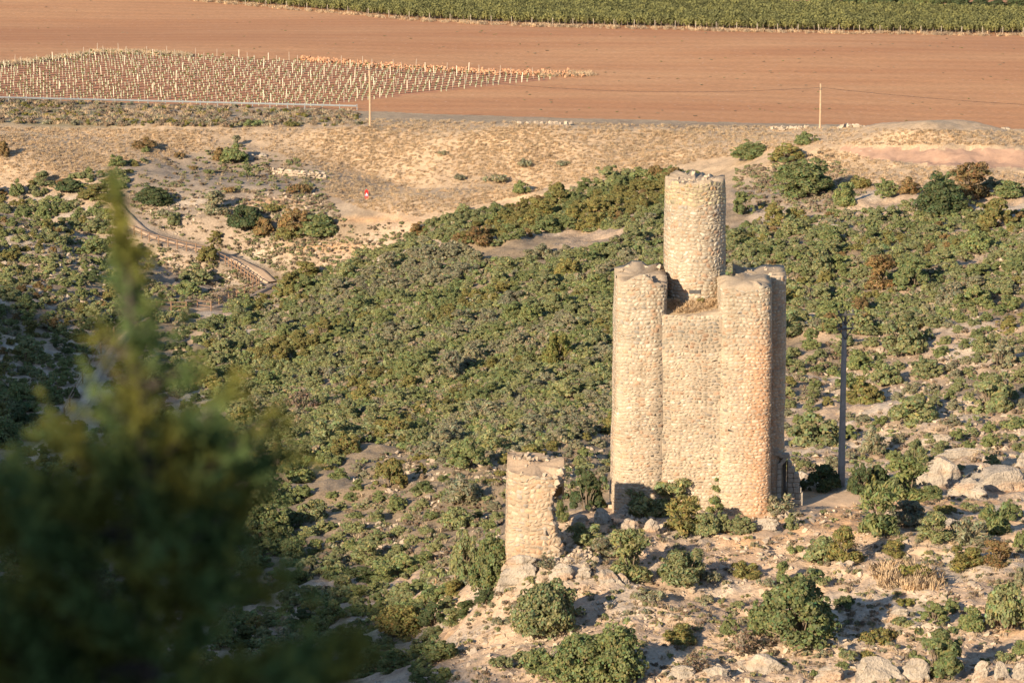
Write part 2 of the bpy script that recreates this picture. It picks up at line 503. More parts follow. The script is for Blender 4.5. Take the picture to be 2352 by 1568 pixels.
M['mortar'] = mat_stone('lime_mortar')
M['rock'] = mat_rock()
M['wood'] = mat_plain('fence_wood', (0.25, 0.155, 0.095), 0.8, 5)
M['pole_wood'] = mat_plain('pole_wood', (0.42, 0.29, 0.18), 0.8, 4)
M['concrete'] = mat_plain('pole_concrete', (0.27, 0.26, 0.245), 0.85, 3)
M['iron'] = mat_plain('dark_iron', (0.09, 0.085, 0.08), 0.6, 8)
M['wire'] = mat_plain('black_cable', (0.03, 0.03, 0.03), 0.6, 8)
M['galv'] = mat_plain('galvanised_steel', (0.27, 0.29, 0.29), 0.55, 3, 0.15, 0.2)
M['path'] = mat_soil('trodden_path', (0.48, 0.34, 0.22), (0.53, 0.385, 0.255), (0.42, 0.29, 0.185))
M['vpost'] = mat_plain('trellis_post', (0.44, 0.37, 0.28), 0.8, 4, 0.3)
M['vpost_new'] = mat_plain('new_trellis_post', (0.72, 0.62, 0.46), 0.8, 4, 0.2)
M['tube'] = mat_plain('vine_tube', (0.47, 0.50, 0.33), 0.7, 4, 0.2)
M['hose'] = mat_plain('drip_hose', (0.035, 0.03, 0.03), 0.6, 4)
M['red'] = mat_plain('sign_red', (0.55, 0.03, 0.03), 0.5, 4, 0.1)
M['white'] = mat_plain('sign_white', (0.78, 0.76, 0.74), 0.5, 4, 0.05)
M['blue'] = mat_plain('sign_violet', (0.25, 0.08, 0.40), 0.5, 4, 0.05)
LEAF = {
    'olive':  mat_leaf('leaf_olive', (0.265, 0.275, 0.130)),
    'green':  mat_leaf('leaf_green', (0.22, 0.245, 0.103)),
    'dark':   mat_leaf('leaf_dark', (0.115, 0.14, 0.065)),
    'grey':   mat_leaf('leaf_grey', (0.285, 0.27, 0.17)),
    'yellow': mat_leaf('leaf_yellow', (0.25, 0.225, 0.085)),
    'rust':   mat_leaf('leaf_rust', (0.27, 0.19, 0.09)),
    'twig':   mat_leaf('leaf_twig', (0.27, 0.21, 0.145)),
    'pale':   mat_leaf('leaf_pale', (0.22, 0.21, 0.07)),
    'straw':  mat_leaf('grass_straw', (0.63, 0.475, 0.30), 0.3, 0.2),
    'straw2': mat_leaf('grass_grey_straw', (0.54, 0.43, 0.29), 0.3, 0.2),
    'vine':   mat_leaf('leaf_vine', (0.185, 0.185, 0.075), 0.3, 0.3),
    'conifer': mat_leaf('leaf_conifer', (0.150, 0.162, 0.055), 0.4, 0.1),
}
M['dark_bark'] = mat_plain('conifer_bark', (0.07, 0.055, 0.045), 0.9, 5)
M['bark'] = mat_plain('shrub_bark', (0.19, 0.145, 0.10), 0.9, 5)

# ------------------------------------------------------------------ the ground and the fields
NR, NCOL = GX.shape
UU, VV, DD = project(np.stack([GX, GY, GZ], -1))
far_ok = GY > 150
def gz(u, v, ru, rv):
    return np.exp(-(((UU - u) / ru) ** 2 + ((VV - v) / rv) ** 2))
wob = (fbm(GX * 0.06, GY * 0.06, 21, 4) - 0.5)
col = np.zeros(GX.shape + (3,)) + np.array((0.27, 0.205, 0.135))           # leaf litter and thin soil
def paint(w, c):
    global col
    w = np.clip(w, 0, 1)[..., None]
    col = col * (1 - w) + np.array(c) * w
GRASS = (0.50, 0.365, 0.23); SOIL = (0.47, 0.345, 0.235); ROCKC = (0.49, 0.41, 0.315); ORNG = (0.54, 0.33, 0.17); GREYS = (0.31, 0.245, 0.18)
near = (GY < 232) & far_ok
knollw = 1 - sstep(214, 232, GY)
paint(knollw, SOIL)
paint(knollw * sstep(0.50, 0.66, fbm(GX * 0.22, GY * 0.22, 31, 3)) * 0.75, ROCKC)
paint(knollw * sstep(0.60, 0.74, fbm(GX * 0.15, GY * 0.15, 33, 3)) * 0.7, ORNG)
slope = sstep(222, 240, GY) * (1 - sstep(425, 440, GY))
bare = slope * sstep(0.47, 0.60, fbm(GX * 0.07, GY * 0.07, 35, 4) + 0.10 * sstep(1750, 2100, UU) - 0.20 * gz(1100, 780, 480, 240) - 0.1 * gz(1900, 600, 400, 120))
paint(bare * 0.85, SOIL)
paint(bare * sstep(0.52, 0.66, fbm(GX * 0.3, GY * 0.3, 37, 3)) * 0.8, ROCKC)
# dry grass banks under the plain
gv = VV + wob * 90
band = sstep(268, 285, gv) * (1 - sstep(395, 425, gv)) + 1.2 * gz(1250, 400, 330, 75) + 0.9 * gz(1000, 440, 230, 60) + 0.7 * gz(150, 350, 260, 50) + 0.8 * gz(2100, 410, 300, 18)
band = band * (1 - 0.95 * gz(540, 430, 210, 75)) * far_ok * (GY > 330)
paint(band, GRASS)
paint((gz(540, 430, 230, 85) * 1.5 + gz(480, 580, 200, 90) * 0.8) * (GY > 330), GREYS)
paint(gz(1790, 440, 130, 45) * 1.2 * (GY > 330), GREYS)
paint(0.75 * (gz(620, 480, 140, 26) + gz(430, 465, 70, 10) + gz(560, 590, 90, 30) + gz(560, 660, 70, 18) + gz(60, 545, 120, 30)) * (GY > 330) * sstep(0.40, 0.58, fbm(GX * 0.25, GY * 0.25, 41, 3)) * 1.1, ROCKC)
paint((gz(640, 465, 100, 12) + gz(770, 570, 120, 9) + gz(560, 672, 60, 10)) * (GY > 330) * 0.8, ORNG)
paint(gz(860, 505, 90, 6) * (GY > 330), ORNG)
# road verge
verge = sstep(441, 446, GY) * (1 - sstep(468, 476, GY))
paint(verge * 0.9, (0.38, 0.285, 0.185))
paint(verge * sstep(0.45, 0.6, fbm(GX * 0.12, GY * 0.3, 43, 3)) * (1 - sstep(700, 900, UU)) * 0.8, (0.24, 0.215, 0.12))
paint(verge * gz(1200, 291, 500, 7) * 0.7, (0.26, 0.18, 0.13))
stony = np.clip(knollw * 0.9 + bare * 0.9, 0, 1) * (1 - np.clip(band * 1.6, 0, 1))
YV_POLY = [(-420, 195), (-60, 157), (40, 146), (230, 122), (420, 128), (860, 152), (1275, 179), (1275, 183), (960, 216), (700, 247), (350, 237), (0, 225), (-420, 205)]
FRONT_FAR = [(-900, -55), (100, -12), (430, -2), (700, 22), (960, 45), (1200, 56), (1500, 63), (1800, 72), (2352, 80), (3300, 84)]
FIELD_NEAR = [(-900, 215), (0, 226), (350, 239), (700, 249), (1000, 262), (1300, 271), (1800, 284), (2352, 297), (3300, 306)]
BACK_FAR = [(-900, -300), (900, -60), (1130, -3), (1500, 4), (1870, 9), (2000, 16), (2352, 22), (3300, 22)]
def line_v(pts, u):
    return np.interp(u, [p[0] for p in pts], [p[1] for p in pts])
r0, c0 = np.meshgrid(np.arange(NR - 1), np.arange(NCOL - 1), indexing='ij')
quads = np.stack([r0 * NCOL + c0, r0 * NCOL + c0 + 1, (r0 + 1) * NCOL + c0 + 1, (r0 + 1) * NCOL + c0], -1).reshape(-1, 4)
fu = UU.ravel()[quads].mean(1); fv = VV.ravel()[quads].mean(1); fy = GY.ravel()[quads].mean(1); fx = GX.ravel()[quads].mean(1)
zone = np.zeros(len(quads), int)
ok = (fy > 440) & (fy < 1400)
jit = (fbm(fx * 0.3, fy * 0.3, 51, 2) - 0.5) * 3
zone[ok & (fv + jit < line_v(FIELD_NEAR, fu))] = 1
zone[ok & inpoly(fu, fv, YV_POLY)] = 2
zone[ok & (fv < line_v(FRONT_FAR, fu) + 6)] = 3
zone[ok & (fv < line_v(BACK_FAR, fu))] = 4
PALE_POLY = [(1915, 336), (1990, 340), (2500, 346), (2900, 346), (2900, 402), (2500, 392), (2150, 380), (1990, 362)]
zone[(fy > 360) & (fy < 440) & inpoly(fu, fv + jit, PALE_POLY)] = 5
allv = np.stack([GX, GY, GZ], -1).reshape(-1, 3)
colv = col.reshape(-1, 3); stv = stony.reshape(-1)
for k, (nm, mt) in enumerate([('ground', 'ground'), ('ploughed_field', 'field'), ('young_vineyard_soil', 'vsoil'), ('vineyard_soil', 'field'), ('orchard_soil', 'field'), ('fallow_field', 'psoil')]):
    q = quads[zone == k]
    idx, inv = np.unique(q.ravel(), return_inverse=True)
    me = np_mesh(nm, allv[idx], inv.reshape(-1, 4), colv[idx], smooth=True)
    a = me.attributes.new('stony', 'FLOAT', 'POINT'); a.data.foreach_set('value', stv[idx].astype(np.float32))
    o = put(nm, me, M[mt])
    o['kind'] = 'structure'

def ribbon(name, pts, widths, mat, lift=0.05, sub=6):
    """a trodden way laid over the land along picture points"""
    P = [ground_at(*p[:2]) for p in pts]
    dense = []; ws = []
    for i in range(len(P) - 1):
        for k in range(sub):
            t = k / sub
            a = P[max(i - 1, 0)]; b = P[i]; c = P[i + 1]; d = P[min(i + 2, len(P) - 1)]
            q = 0.5 * ((2 * b) + (c - a) * t + (2 * a - 5 * b + 4 * c - d) * t * t + (3 * b - a - 3 * c + d) * t ** 3)
            dense.append(q); ws.append(widths[i] * (1 - t) + widths[i + 1] * t)
    dense.append(P[-1]); ws.append(widths[-1])
    vs = []; nacross = 7
    for i, p in enumerate(dense):
        d = dense[min(i + 1, len(dense) - 1)] - dense[max(i - 1, 0)]
        n = Vector((-d.y, d.x, 0)).normalized()
        w = ws[i] * (0.85 + 0.3 * random.random())
        for k in range(nacross):
            s = (k / (nacross - 1) - 0.5) * w
            x, y = p.x + n.x * s, p.y + n.y * s
            e = abs(k / (nacross - 1) - 0.5) * 2
            vs.append((x, y, float(height(x, y)) + lift * (1.0 if e < 0.9 else -1.0)))
    fs = [(i * nacross + k, i * nacross + k + 1, (i + 1) * nacross + k + 1, (i + 1) * nacross + k) for i in range(len(dense) - 1) for k in range(nacross - 1)]
    me = np_mesh(name, np.array(vs), np.array(fs), smooth=True)
    o = put(name, me, mat); o['kind'] = 'structure'
    return dense
ribbon('path', PATH_UP, [1.8, 1.9, 2.1, 2.1, 2.0, 2.0, 2.0, 1.6], M['path'], 0.2)
ribbon('path', PATH_LOW, [0.9, 0.7, 0.6, 0.6, 0.7, 1.0, 1.2, 1.2, 1.0, 1.6, 2.2, 2.4], M['path'], 0.2)
KNOLL_PATH = [(1995, 1140), (1940, 1146), (1880, 1160), (1845, 1190), (1800, 1215), (1745, 1230), (1690, 1234), (1620, 1226)]
ribbon('path', KNOLL_PATH, [3.0, 3.4, 2.6, 1.9, 1.1, 0.8, 0.7, 0.6], M['path'], 0.07)
SIDE_PATH = [(2352, 1215), (2290, 1238), (2220, 1262), (2130, 1262), (2080, 1270), (2040, 1288), (1980, 1305), (1920, 1318)]
ribbon('path', SIDE_PATH, [0.8, 0.8, 0.7, 0.6, 0.6, 0.6, 0.55, 0.4], M['path'], 0.06)

# ------------------------------------------------------------------ scattering of what nobody could count
def scatter(name, pts, rots, scls, idx, sources, label, cat):
    coll = bpy.data.collections.new(name + '_kinds')
    for k, (me, mt) in enumerate(sources):
        o = bpy.data.objects.new('%s_kind_%02d' % (name, k), me)
        if mt is not None:
            if not me.materials: me.materials.append(mt)
            o.material_slots[0].link = 'OBJECT'; o.material_slots[0].material = mt
        coll.objects.link(o)
    me = bpy.data.meshes.new(name)
    pts = np.asarray(pts, np.float32)
    me.vertices.add(len(pts)); me.vertices.foreach_set('co', pts.ravel())
    a = me.attributes.new('rot', 'FLOAT_VECTOR', 'POINT'); a.data.foreach_set('vector', np.asarray(rots, np.float32).ravel())
    a = me.attributes.new('scl', 'FLOAT_VECTOR', 'POINT')
    s = np.asarray(scls, np.float32)
    if s.ndim == 1: s = np.repeat(s[:, None], 3, 1)
    a.data.foreach_set('vector', s.ravel())
    a = me.attributes.new('idx', 'INT', 'POINT'); a.data.foreach_set('value', np.asarray(idx, np.int32))
    me.update()
    ng = bpy.data.node_groups.new(name, 'GeometryNodeTree')
    ng.interface.new_socket('Geometry', in_out='INPUT', socket_type='NodeSocketGeometry')
    ng.interface.new_socket('Geometry', in_out='OUTPUT', socket_type='NodeSocketGeometry')
    N = ng.nodes; L = ng.links
    gi = N.new('NodeGroupInput'); go = N.new('NodeGroupOutput')
    ci = N.new('GeometryNodeCollectionInfo'); ci.inputs['Collection'].default_value = coll
    ci.inputs['Separate Children'].default_value = True; ci.inputs['Reset Children'].default_value = True
    ip = N.new('GeometryNodeInstanceOnPoints'); ip.inputs['Pick Instance'].default_value = True
    def na(nm, ty):
        n = N.new('GeometryNodeInputNamedAttribute'); n.data_type = ty; n.inputs['Name'].default_value = nm; return n.outputs[0]
    er = N.new('FunctionNodeEulerToRotation')
    L.new(na('rot', 'FLOAT_VECTOR'), er.inputs[0])
    L.new(gi.outputs[0], ip.inputs['Points']); L.new(ci.outputs[0], ip.inputs['Instance'])
    L.new(na('idx', 'INT'), ip.inputs['Instance Index']); L.new(er.outputs[0], ip.inputs['Rotation']); L.new(na('scl', 'FLOAT_VECTOR'), ip.inputs['Scale'])
    L.new(ip.outputs[0], go.inputs[0])
    o = bpy.data.objects.new(name, me); COL.objects.link(o)
    md = o.modifiers.new('scatter', 'NODES'); md.node_group = ng
    tag(o, label, cat, kind='stuff')
    return o

# ------------------------------------------------------------------ shrubs
def leaf_quads(c, nrm, size, rng, stretch=1.35, up=None):
    """one small four-sided leaf face for each centre"""
    n = len(c)
    r = rng.normal(size=(n, 3)) if up is None else up + rng.normal(size=(n, 3)) * 0.45
    r -= nrm * (r * nrm).sum(1, keepdims=True); r /= np.linalg.norm(r, axis=1, keepdims=True) + 1e-9
    b = np.cross(nrm, r)
    s = (size * (0.65 + 0.7 * rng.random(n)))[:, None]
    v = np.stack([c - r * s * stretch * 0.5, c + b * s * 0.45 + nrm * s * 0.1, c + r * s * stretch * 0.5, c - b * s * 0.45 - nrm * s * 0.1], 1).reshape(-1, 3)
    f = np.arange(n * 4).reshape(-1, 4)
    return v, f
def shrub_mesh(name, seed, lobes=14, leaves=2600, leaf=0.055, h=0.8, form='round', loose=0.16):
    """a shrub one metre wide: lobes packed in a dome, each a shell of leaves"""
    rng = np.random.default_rng(seed)
    cs = []; rs = []
    for k in range(lobes):
        a = rng.random() * 2 * math.pi
        q = math.sqrt(rng.random())
        if form == 'round':
            e = math.asin(rng.random() ** 0.9); sm = rng.random() < 0.62; r = rng.uniform(0.045, 0.09) if sm else rng.uniform(0.10, 0.17); rr = rng.uniform(0.82, 1.10) * (0.9 + 0.14 * math.sin(3 * a + seed) + 0.08 * math.sin(5 * a + 2 * e)) if sm else rng.uniform(0.66, 0.92)
            rad = (0.50 - r) * math.cos(e) * rr; z = (h - r) * math.sin(e) * rr * 0.95 + 0.03
        elif form == 'upright':
            z = h * (0.03 + 0.82 * rng.random() ** 1.2); rad = 0.44 * q * (1 - 0.5 * z / h); r = 0.10 + 0.10 * rng.random() * (1.2 - z / h)
        elif form == 'cone':
            z = h * (0.08 + 0.86 * rng.random()); rad = 0.30 * q * (1.05 - z / h); r = 0.05 + 0.15 * (1.02 - z / h)
        else:   # low
            rad = 0.42 * q; z = h * (0.25 + 0.35 * rng.random() * (1 - q)); r = 0.09 + 0.09 * rng.random()
        cs.append((rad * math.cos(a), rad * math.sin(a), max(z, r * 0.6))); rs.append(r)
    cs = np.array(cs); rs = np.array(rs)
    cnt = (rs ** 2 / (rs ** 2).sum() * leaves).astype(int) + 4
    C = []; Nn = []; B = []
    for c, r, n in zip(cs, rs, cnt):
        d = rng.normal(size=(n, 3)); d /= np.linalg.norm(d, axis=1, keepdims=True)
        d[:, 2] = np.where(d[:, 2] < -0.35, -d[:, 2], d[:, 2])
        rr = r * (1.0 - loose * rng.random(n) ** 1.5 + 0.22 * loose * rng.normal(size=n))
        sc = np.array([1, 1, 1.15 if form in ('upright', 'cone') else 0.9])
        C.append(c + d * rr[:, None] * sc); nn = d + rng.normal(size=(n, 3)) * 0.38
        Nn.append(nn / np.linalg.norm(nn, axis=1, keepdims=True))
        B.append(np.full(n, 0.86 + 0.28 * rng.random()) * (0.72 + 0.5 * rng.random(n)))
    C = np.concatenate(C); Nn = np.concatenate(Nn); B = np.concatenate(B)
    C[:, 2] = np.maximum(C[:, 2], 0.01)
    if form in ('upright', 'thin', 'cone'):
        upv = C * np.array([1.2, 1.2, 0]) + np.array([0, 0, 0.55]); upv /= np.linalg.norm(upv, axis=1, keepdims=True)
        v, f = leaf_quads(C, Nn, leaf * 0.85, rng, 2.6, upv)
    else:
        v, f = leaf_quads(C, Nn, leaf, rng)
    tint = np.stack([B * (1 + 0.15 * rng.normal(size=len(B))), B, B * (1 + 0.1 * rng.normal(size=len(B)))], 1)
    me = np_mesh(name, v, f, np.repeat(np.clip(tint, 0.2, 2), 4, 0))
    mb = MB()
    for c in cs[::2]:
        k = Vector(c); mid = Vector((k.x * 0.45, k.y * 0.45, k.z * 0.55)) + Vector(rng.normal(size=3) * 0.03)
        mb.tube([(k.x * 0.12, k.y * 0.12, -0.06), mid, k], [0.016, 0.011, 0.004], 4, caps=False)
    st = mb.mesh(name + '_stem')
    st.materials.append(M['bark'])
    return me, st
V = {}
V['round'] = [shrub_mesh('foliage', 100 + k, lobes=[46, 54, 40, 50, 60][k], leaves=3800, leaf=0.052, h=[0.8, 0.72, 0.9, 0.66, 0.78][k]) for k in range(5)]
V['upright'] = [shrub_mesh('foliage', 120 + k, lobes=34, leaves=3200, leaf=0.05, h=[1.05, 1.25, 0.95][k], form='upright', loose=0.4) for k in range(3)]
V['cone'] = [shrub_mesh('foliage', 130 + k, lobes=30, leaves=3000, leaf=0.05, h=[1.5, 1.8][k], form='cone', loose=0.4) for k in range(2)]
V['low'] = [shrub_mesh('foliage', 140 + k, lobes=14, leaves=1500, leaf=0.06, h=0.55, form='low', loose=0.6) for k in range(3)]
V['thin'] = [shrub_mesh('foliage', 150 + k, lobes=16, leaves=800, leaf=0.05, h=0.85, form='upright', loose=0.9) for k in range(2)]
V['big'] = [shrub_mesh('foliage', 160 + k, lobes=[110, 95, 125][k], leaves=10500, leaf=0.033, h=[0.82, 0.9, 0.72][k]) for k in range(3)]
FORM_H = {'round': 0.78, 'upright': 1.08, 'cone': 1.6, 'low': 0.5, 'thin': 0.9, 'big': 0.82}
def add_shrub(name, p, w, hm, form, colour, label, cat='shrub', group=None, k=None, seed=None, parts=True):
    rg = random.Random(seed if seed is not None else label)
    me, st = V[form][(k if k is not None else rg.randrange(10)) % len(V[form])]
    root = empty(name, (p[0], p[1], p[2]), rg.random() * 6.28)
    root.scale = (w, w * (0.85 + 0.3 * rg.random()), hm / FORM_H[form])
    tag(root, label, cat, group)
    o = put('foliage', me, LEAF[colour], root)
    o.material_slots[0].link = 'OBJECT'; o.material_slots[0].material = LEAF[colour]
    if parts:
        put('stem', st, None, root)
    return root
def shrub_px(u, vb, wpx, hpx, form, colour, label, cat='shrub', group=None, name=None, ymin=150.0):
    g = ground_at(u, vb, ymin)
    s = px_per_m(g)
    w = wpx / s * (1.32 if form in ('upright', 'thin') else 1.15); hm = hpx / s / math.cos(math.radians(14)) * (1.12 if form in ('upright', 'thin') else 1.0)
    y = g.y + w * 0.33; x = g.x * y / g.y
    p = on_ground(x, y, -0.05)
    if p.z < g.z - 0.4 * hm or p.z > g.z + 0.35 * w: p = Vector((g.x, g.y, g.z - 0.05))
    nm = name or {'cone': 'juniper', 'round': 'scrub_oak', 'big': 'scrub_oak', 'upright': 'juniper_bush', 'low': 'low_shrub', 'thin': 'dry_bush'}[form]
    return add_shrub(nm, p, w, hm, form, colour, label, cat, group)
OCC = []   # picture-space footprints already taken, so that the scattered scrub leaves them free

# ------------------------------------------------------------------ masonry
def outline_d(cx, cy, R, back, step=0.12, rx=None, ex=1.0):
    """round-fronted turret: straight flanks, half-round front; runs left flank, front, right flank"""
    rx = rx or R
    pts = []
    n = max(2, int((back) / step))
    for k in range(n): pts.append((cx - rx, cy + back - back * k / n))
    m = int(math.pi * max(R, rx) / step)
    for k in range(m + 1):
        a = math.pi + math.pi * k / m
        ca, sa = math.cos(a), math.sin(a)
        pts.append((cx + rx * math.copysign(abs(ca) ** ex, ca), cy - R * abs(sa) ** ex))
    for k in range(1, n + 1): pts.append((cx + rx, cy + back * k / n))
    nb = max(2, int(2 * rx / 0.3))
    for k in range(1, nb): pts.append((cx + rx - 2 * rx * k / nb, cy + back))
    return pts
def outline_c(cx, cy, R, step=0.12):
    m = int(2 * math.pi * R / step)
    return [(cx + R * math.cos(a), cy + R * math.sin(a)) for a in [math.pi / 2 + 2 * math.pi * k / m for k in range(m)]]
def outline_wall(x0, x1, yf, yb, bulge, step=0.12):
    pts = [(x0, yb), (x0, (yf + yb) / 2)]
    n = int((x1 - x0) / step)
    for k in range(n + 1):
        t = k / n; pts.append((x0 + (x1 - x0) * t, yf - bulge * math.sin(math.pi * t)))
    return pts + [(x1, (yf + yb) / 2), (x1, yb)]
class Shell:
    def __init__(self, pts, batter, H):
        P = np.array(pts); self.P = P; n = len(P)
        d = np.roll(P, -1, 0) - np.roll(P, 1, 0)
        nn = np.stack([d[:, 1], -d[:, 0]], 1); self.N = nn / (np.linalg.norm(nn, axis=1, keepdims=True) + 1e-9)
        seg = np.linalg.norm(np.roll(P, -1, 0) - P, axis=1)
        self.S = np.concatenate([[0], np.cumsum(seg)]); self.L = self.S[-1]
        self.Pw = np.vstack([P, P[:1]]); self.Nw = np.vstack([self.N, self.N[:1]])
        self.batter = batter; self.H = H
    def at(self, s, z, off=0.0):
        s = np.mod(s, self.L)
        x = np.interp(s, self.S, self.Pw[:, 0]); y = np.interp(s, self.S, self.Pw[:, 1])
        nx = np.interp(s, self.S, self.Nw[:, 0]); ny = np.interp(s, self.S, self.Nw[:, 1])
        b = self.batter * np.clip(1 - z / self.H, 0, 1) + off + 0.020 * np.sin(1.3 * s + 0.7 * z) + 0.014 * np.sin(1.9 * z - 0.8 * s + 1) + 0.012 * np.sin(3.1 * s + 2.3 * z)
        return np.stack([x + nx * b, y + ny * b, z + 0 * x], -1)
    def core(self, name, top, parent, mat, colf, z0=-1.2, cap=0.0):
        n = len(self.P); s = self.S[:-1]
        tops = top(s)
        levels = list(np.linspace(0, 1, 48))
        v = np.concatenate([self.at(s, z0 + (tops - z0) * t, -0.004) for t in levels])
        inner = self.P.mean(0) + (self.P - self.P.mean(0)) * 0.72
        zi = tops - 0.06 + (fbm(inner[:, 0] * 2, inner[:, 1] * 2, 71, 2) - 0.5) * 0.12 + cap
        v = np.concatenate([v, np.column_stack([inner, zi])])
        c = self.P.mean(0)
        v = np.vstack([v, [c[0], c[1], float(np.mean(zi))]])
        f4 = []; k = np.arange(n); k1 = (k + 1) % n
        for i in range(len(levels)):
            f4.append(np.stack([i * n + k, i * n + k1, (i + 1) * n + k1, (i + 1) * n + k], 1))
        m = len(levels)
        f3 = np.stack([m * n + k, m * n + k1, np.full(n, len(v) - 1)], 1)
        me = np_mesh(name, v, [np.concatenate(f4), f3], colf(v))
        return put(name, me, mat, parent)
def make_stones(sh, top, rng, z0, hidden, colf, course=(0.20, 0.30), width=(0.22, 0.48), wild=0.05, smin=0.0, smax=None, big_above=None):
    """irregular coursed rubble over a shell; returns a list of (verts, colour, area, centre)"""
    out = []
    smax = smax or sh.L
    z = z0; k = 0
    topv = top(sh.S[:-1]); ztop = float(np.max(topv))
    while z < ztop:
        h = rng.uniform(*course)
        if big_above is not None and z > big_above: h *= 1.18
        s = smin - rng.random() * 0.3
        while s < smax:
            w = rng.uniform(*width) * (1.2 if rng.random() < 0.15 else 1.0)
            sc = s + w / 2
            t = float(np.interp(np.mod(sc, sh.L), sh.S[:-1], topv))
            if z + h * 0.65 < t and smin <= sc <= smax:
                hh = h
                if rng.random() < 0.16 and w < 0.42: parts = [(z, h * 0.52), (z + h * 0.52, h * 0.48)]
                else: parts = [(z, h)]
                for zz, hh in parts:
                    zc = zz + hh / 2
                    p = sh.at(np.array([sc]), np.array([zc]))[0]
                    if hidden(p[0], p[1], zc): continue
                    wv = wild
                    def cz(sv, zv): return zv + wv * 0.9 * (math.sin(sv * 2.9 + zv * 0.8) + math.sin(sv * 6.1 - zv * 1.7 + 1.3) * 0.6)
                    g = 0.012 + 0.016 * rng.random()
                    x0, x1 = s + g, s + w - g
                    jl = rng.normal() * wv * 0.55; jr = rng.normal() * wv * 0.55
                    zb, zt = zz + g, zz + hh - g
                    cut = 0.10 + 0.26 * rng.random()
                    ring = [(x0 + jl * -1 + w * cut * 0.5, zb), (x1 + jr * -1 - w * cut * 0.5, zb), (x1 - jr, zb + hh * cut), (x1 + jr, zt - hh * cut),
                            (x1 + jr - w * cut * 0.5, zt), (x0 + jl + w * cut * 0.5, zt), (x0 + jl, zt - hh * cut), (x0 - jl, zb + hh * cut)]
                    ring = [(a + rng.normal() * 0.018, cz(a, b) + rng.normal() * 0.014) for a, b in ring]
                    ra = np.array(ring); cc = ra.mean(0)
                    out_d = 0.003 + 0.014 * rng.random() ** 1.8
                    tilt = rng.normal(size=2) * 0.025
                    fr = cc + (ra - cc) * (0.84 + 0.1 * rng.random())
                    rel = (fr - cc)
                    A = sh.at(ra[:, 0], ra[:, 1], -0.014)
                    B = sh.at(fr[:, 0], fr[:, 1], 0)
                    offs = out_d + rel @ tilt
                    nx = np.interp(np.mod(fr[:, 0], sh.L), sh.S, sh.Nw[:, 0]); ny = np.interp(np.mod(fr[:, 0], sh.L), sh.S, sh.Nw[:, 1])
                    B = B + np.stack([nx * offs, ny * offs, 0 * nx], 1)
                    facing = max(0.0, -(np.interp(np.mod(sc, sh.L), sh.S, sh.Nw[:, 1])))
                    out.append((np.vstack([A, B]), colf(rng, p), (x1 - x0) * (zt - zb) * facing, p))
            s += w
        z += h; k += 1
    return out
_k8 = np.arange(8)
STONE_F4 = np.stack([_k8, (_k8 + 1) % 8, 8 + (_k8 + 1) % 8, 8 + _k8], 1)
STONE_F8 = (8 + _k8)[None, :]
def lay_stones(root, shells, limit, bulk_name):
    """the largest stones singly, the rest of the facing as one part"""
    allst = [(st, core) for core, sts in shells for st in sts]
    allst.sort(key=lambda q: -q[0][2])
    single = allst[:limit]; rest = allst[limit:]
    for (v, c, a, p), core in single:
        o = put('stone', np_mesh('stone', v - p, [STONE_F4, STONE_F8], np.repeat(np.array(c)[None], 16, 0)), M['stone'], core)
        o.location = p
    if rest:
        vs = np.concatenate([q[0][0] for q in rest]); n = len(rest)
        offs = (np.arange(n) * 16)[:, None, None]
        f4 = (STONE_F4[None] + offs).reshape(-1, 4); f8 = (STONE_F8[None] + offs).reshape(-1, 8)
        cs = np.repeat(np.array([q[0][1] for q in rest]), 16, 0)
        o = put(bulk_name, np_mesh(bulk_name, vs, [f4, f8], cs), M['stone'], root)
        o['kind'] = 'stuff'
def rubble_mesh(seed):
    rng = np.random.default_rng(seed)
    import bmesh
    bm = bmesh.new()
    for p in rng.normal(size=(11, 3)) * np.array([0.5, 0.42, 0.34]):
        q = Vector(p); q = q / max(0.6, q.length) * min(q.length, 0.62); bm.verts.new(q)
    bmesh.ops.convex_hull(bm, input=bm.verts)
    loose = [v for v in bm.verts if not v.link_faces]
    bmesh.ops.delete(bm, geom=loose, context='VERTS')
    me = bpy.data.meshes.new('rubble'); bm.to_mesh(me); bm.free()
    a = me.color_attributes.new('Col', 'FLOAT_COLOR', 'POINT')
    c = np.ones((len(me.vertices), 4), np.float32); c[:, :3] = np.array((0.52, 0.43, 0.33)) * rng.uniform(0.75, 1.2)
    a.data.foreach_set('color', c.ravel())
    return me
RUBBLE = [rubble_mesh(200 + k) for k in range(6)]

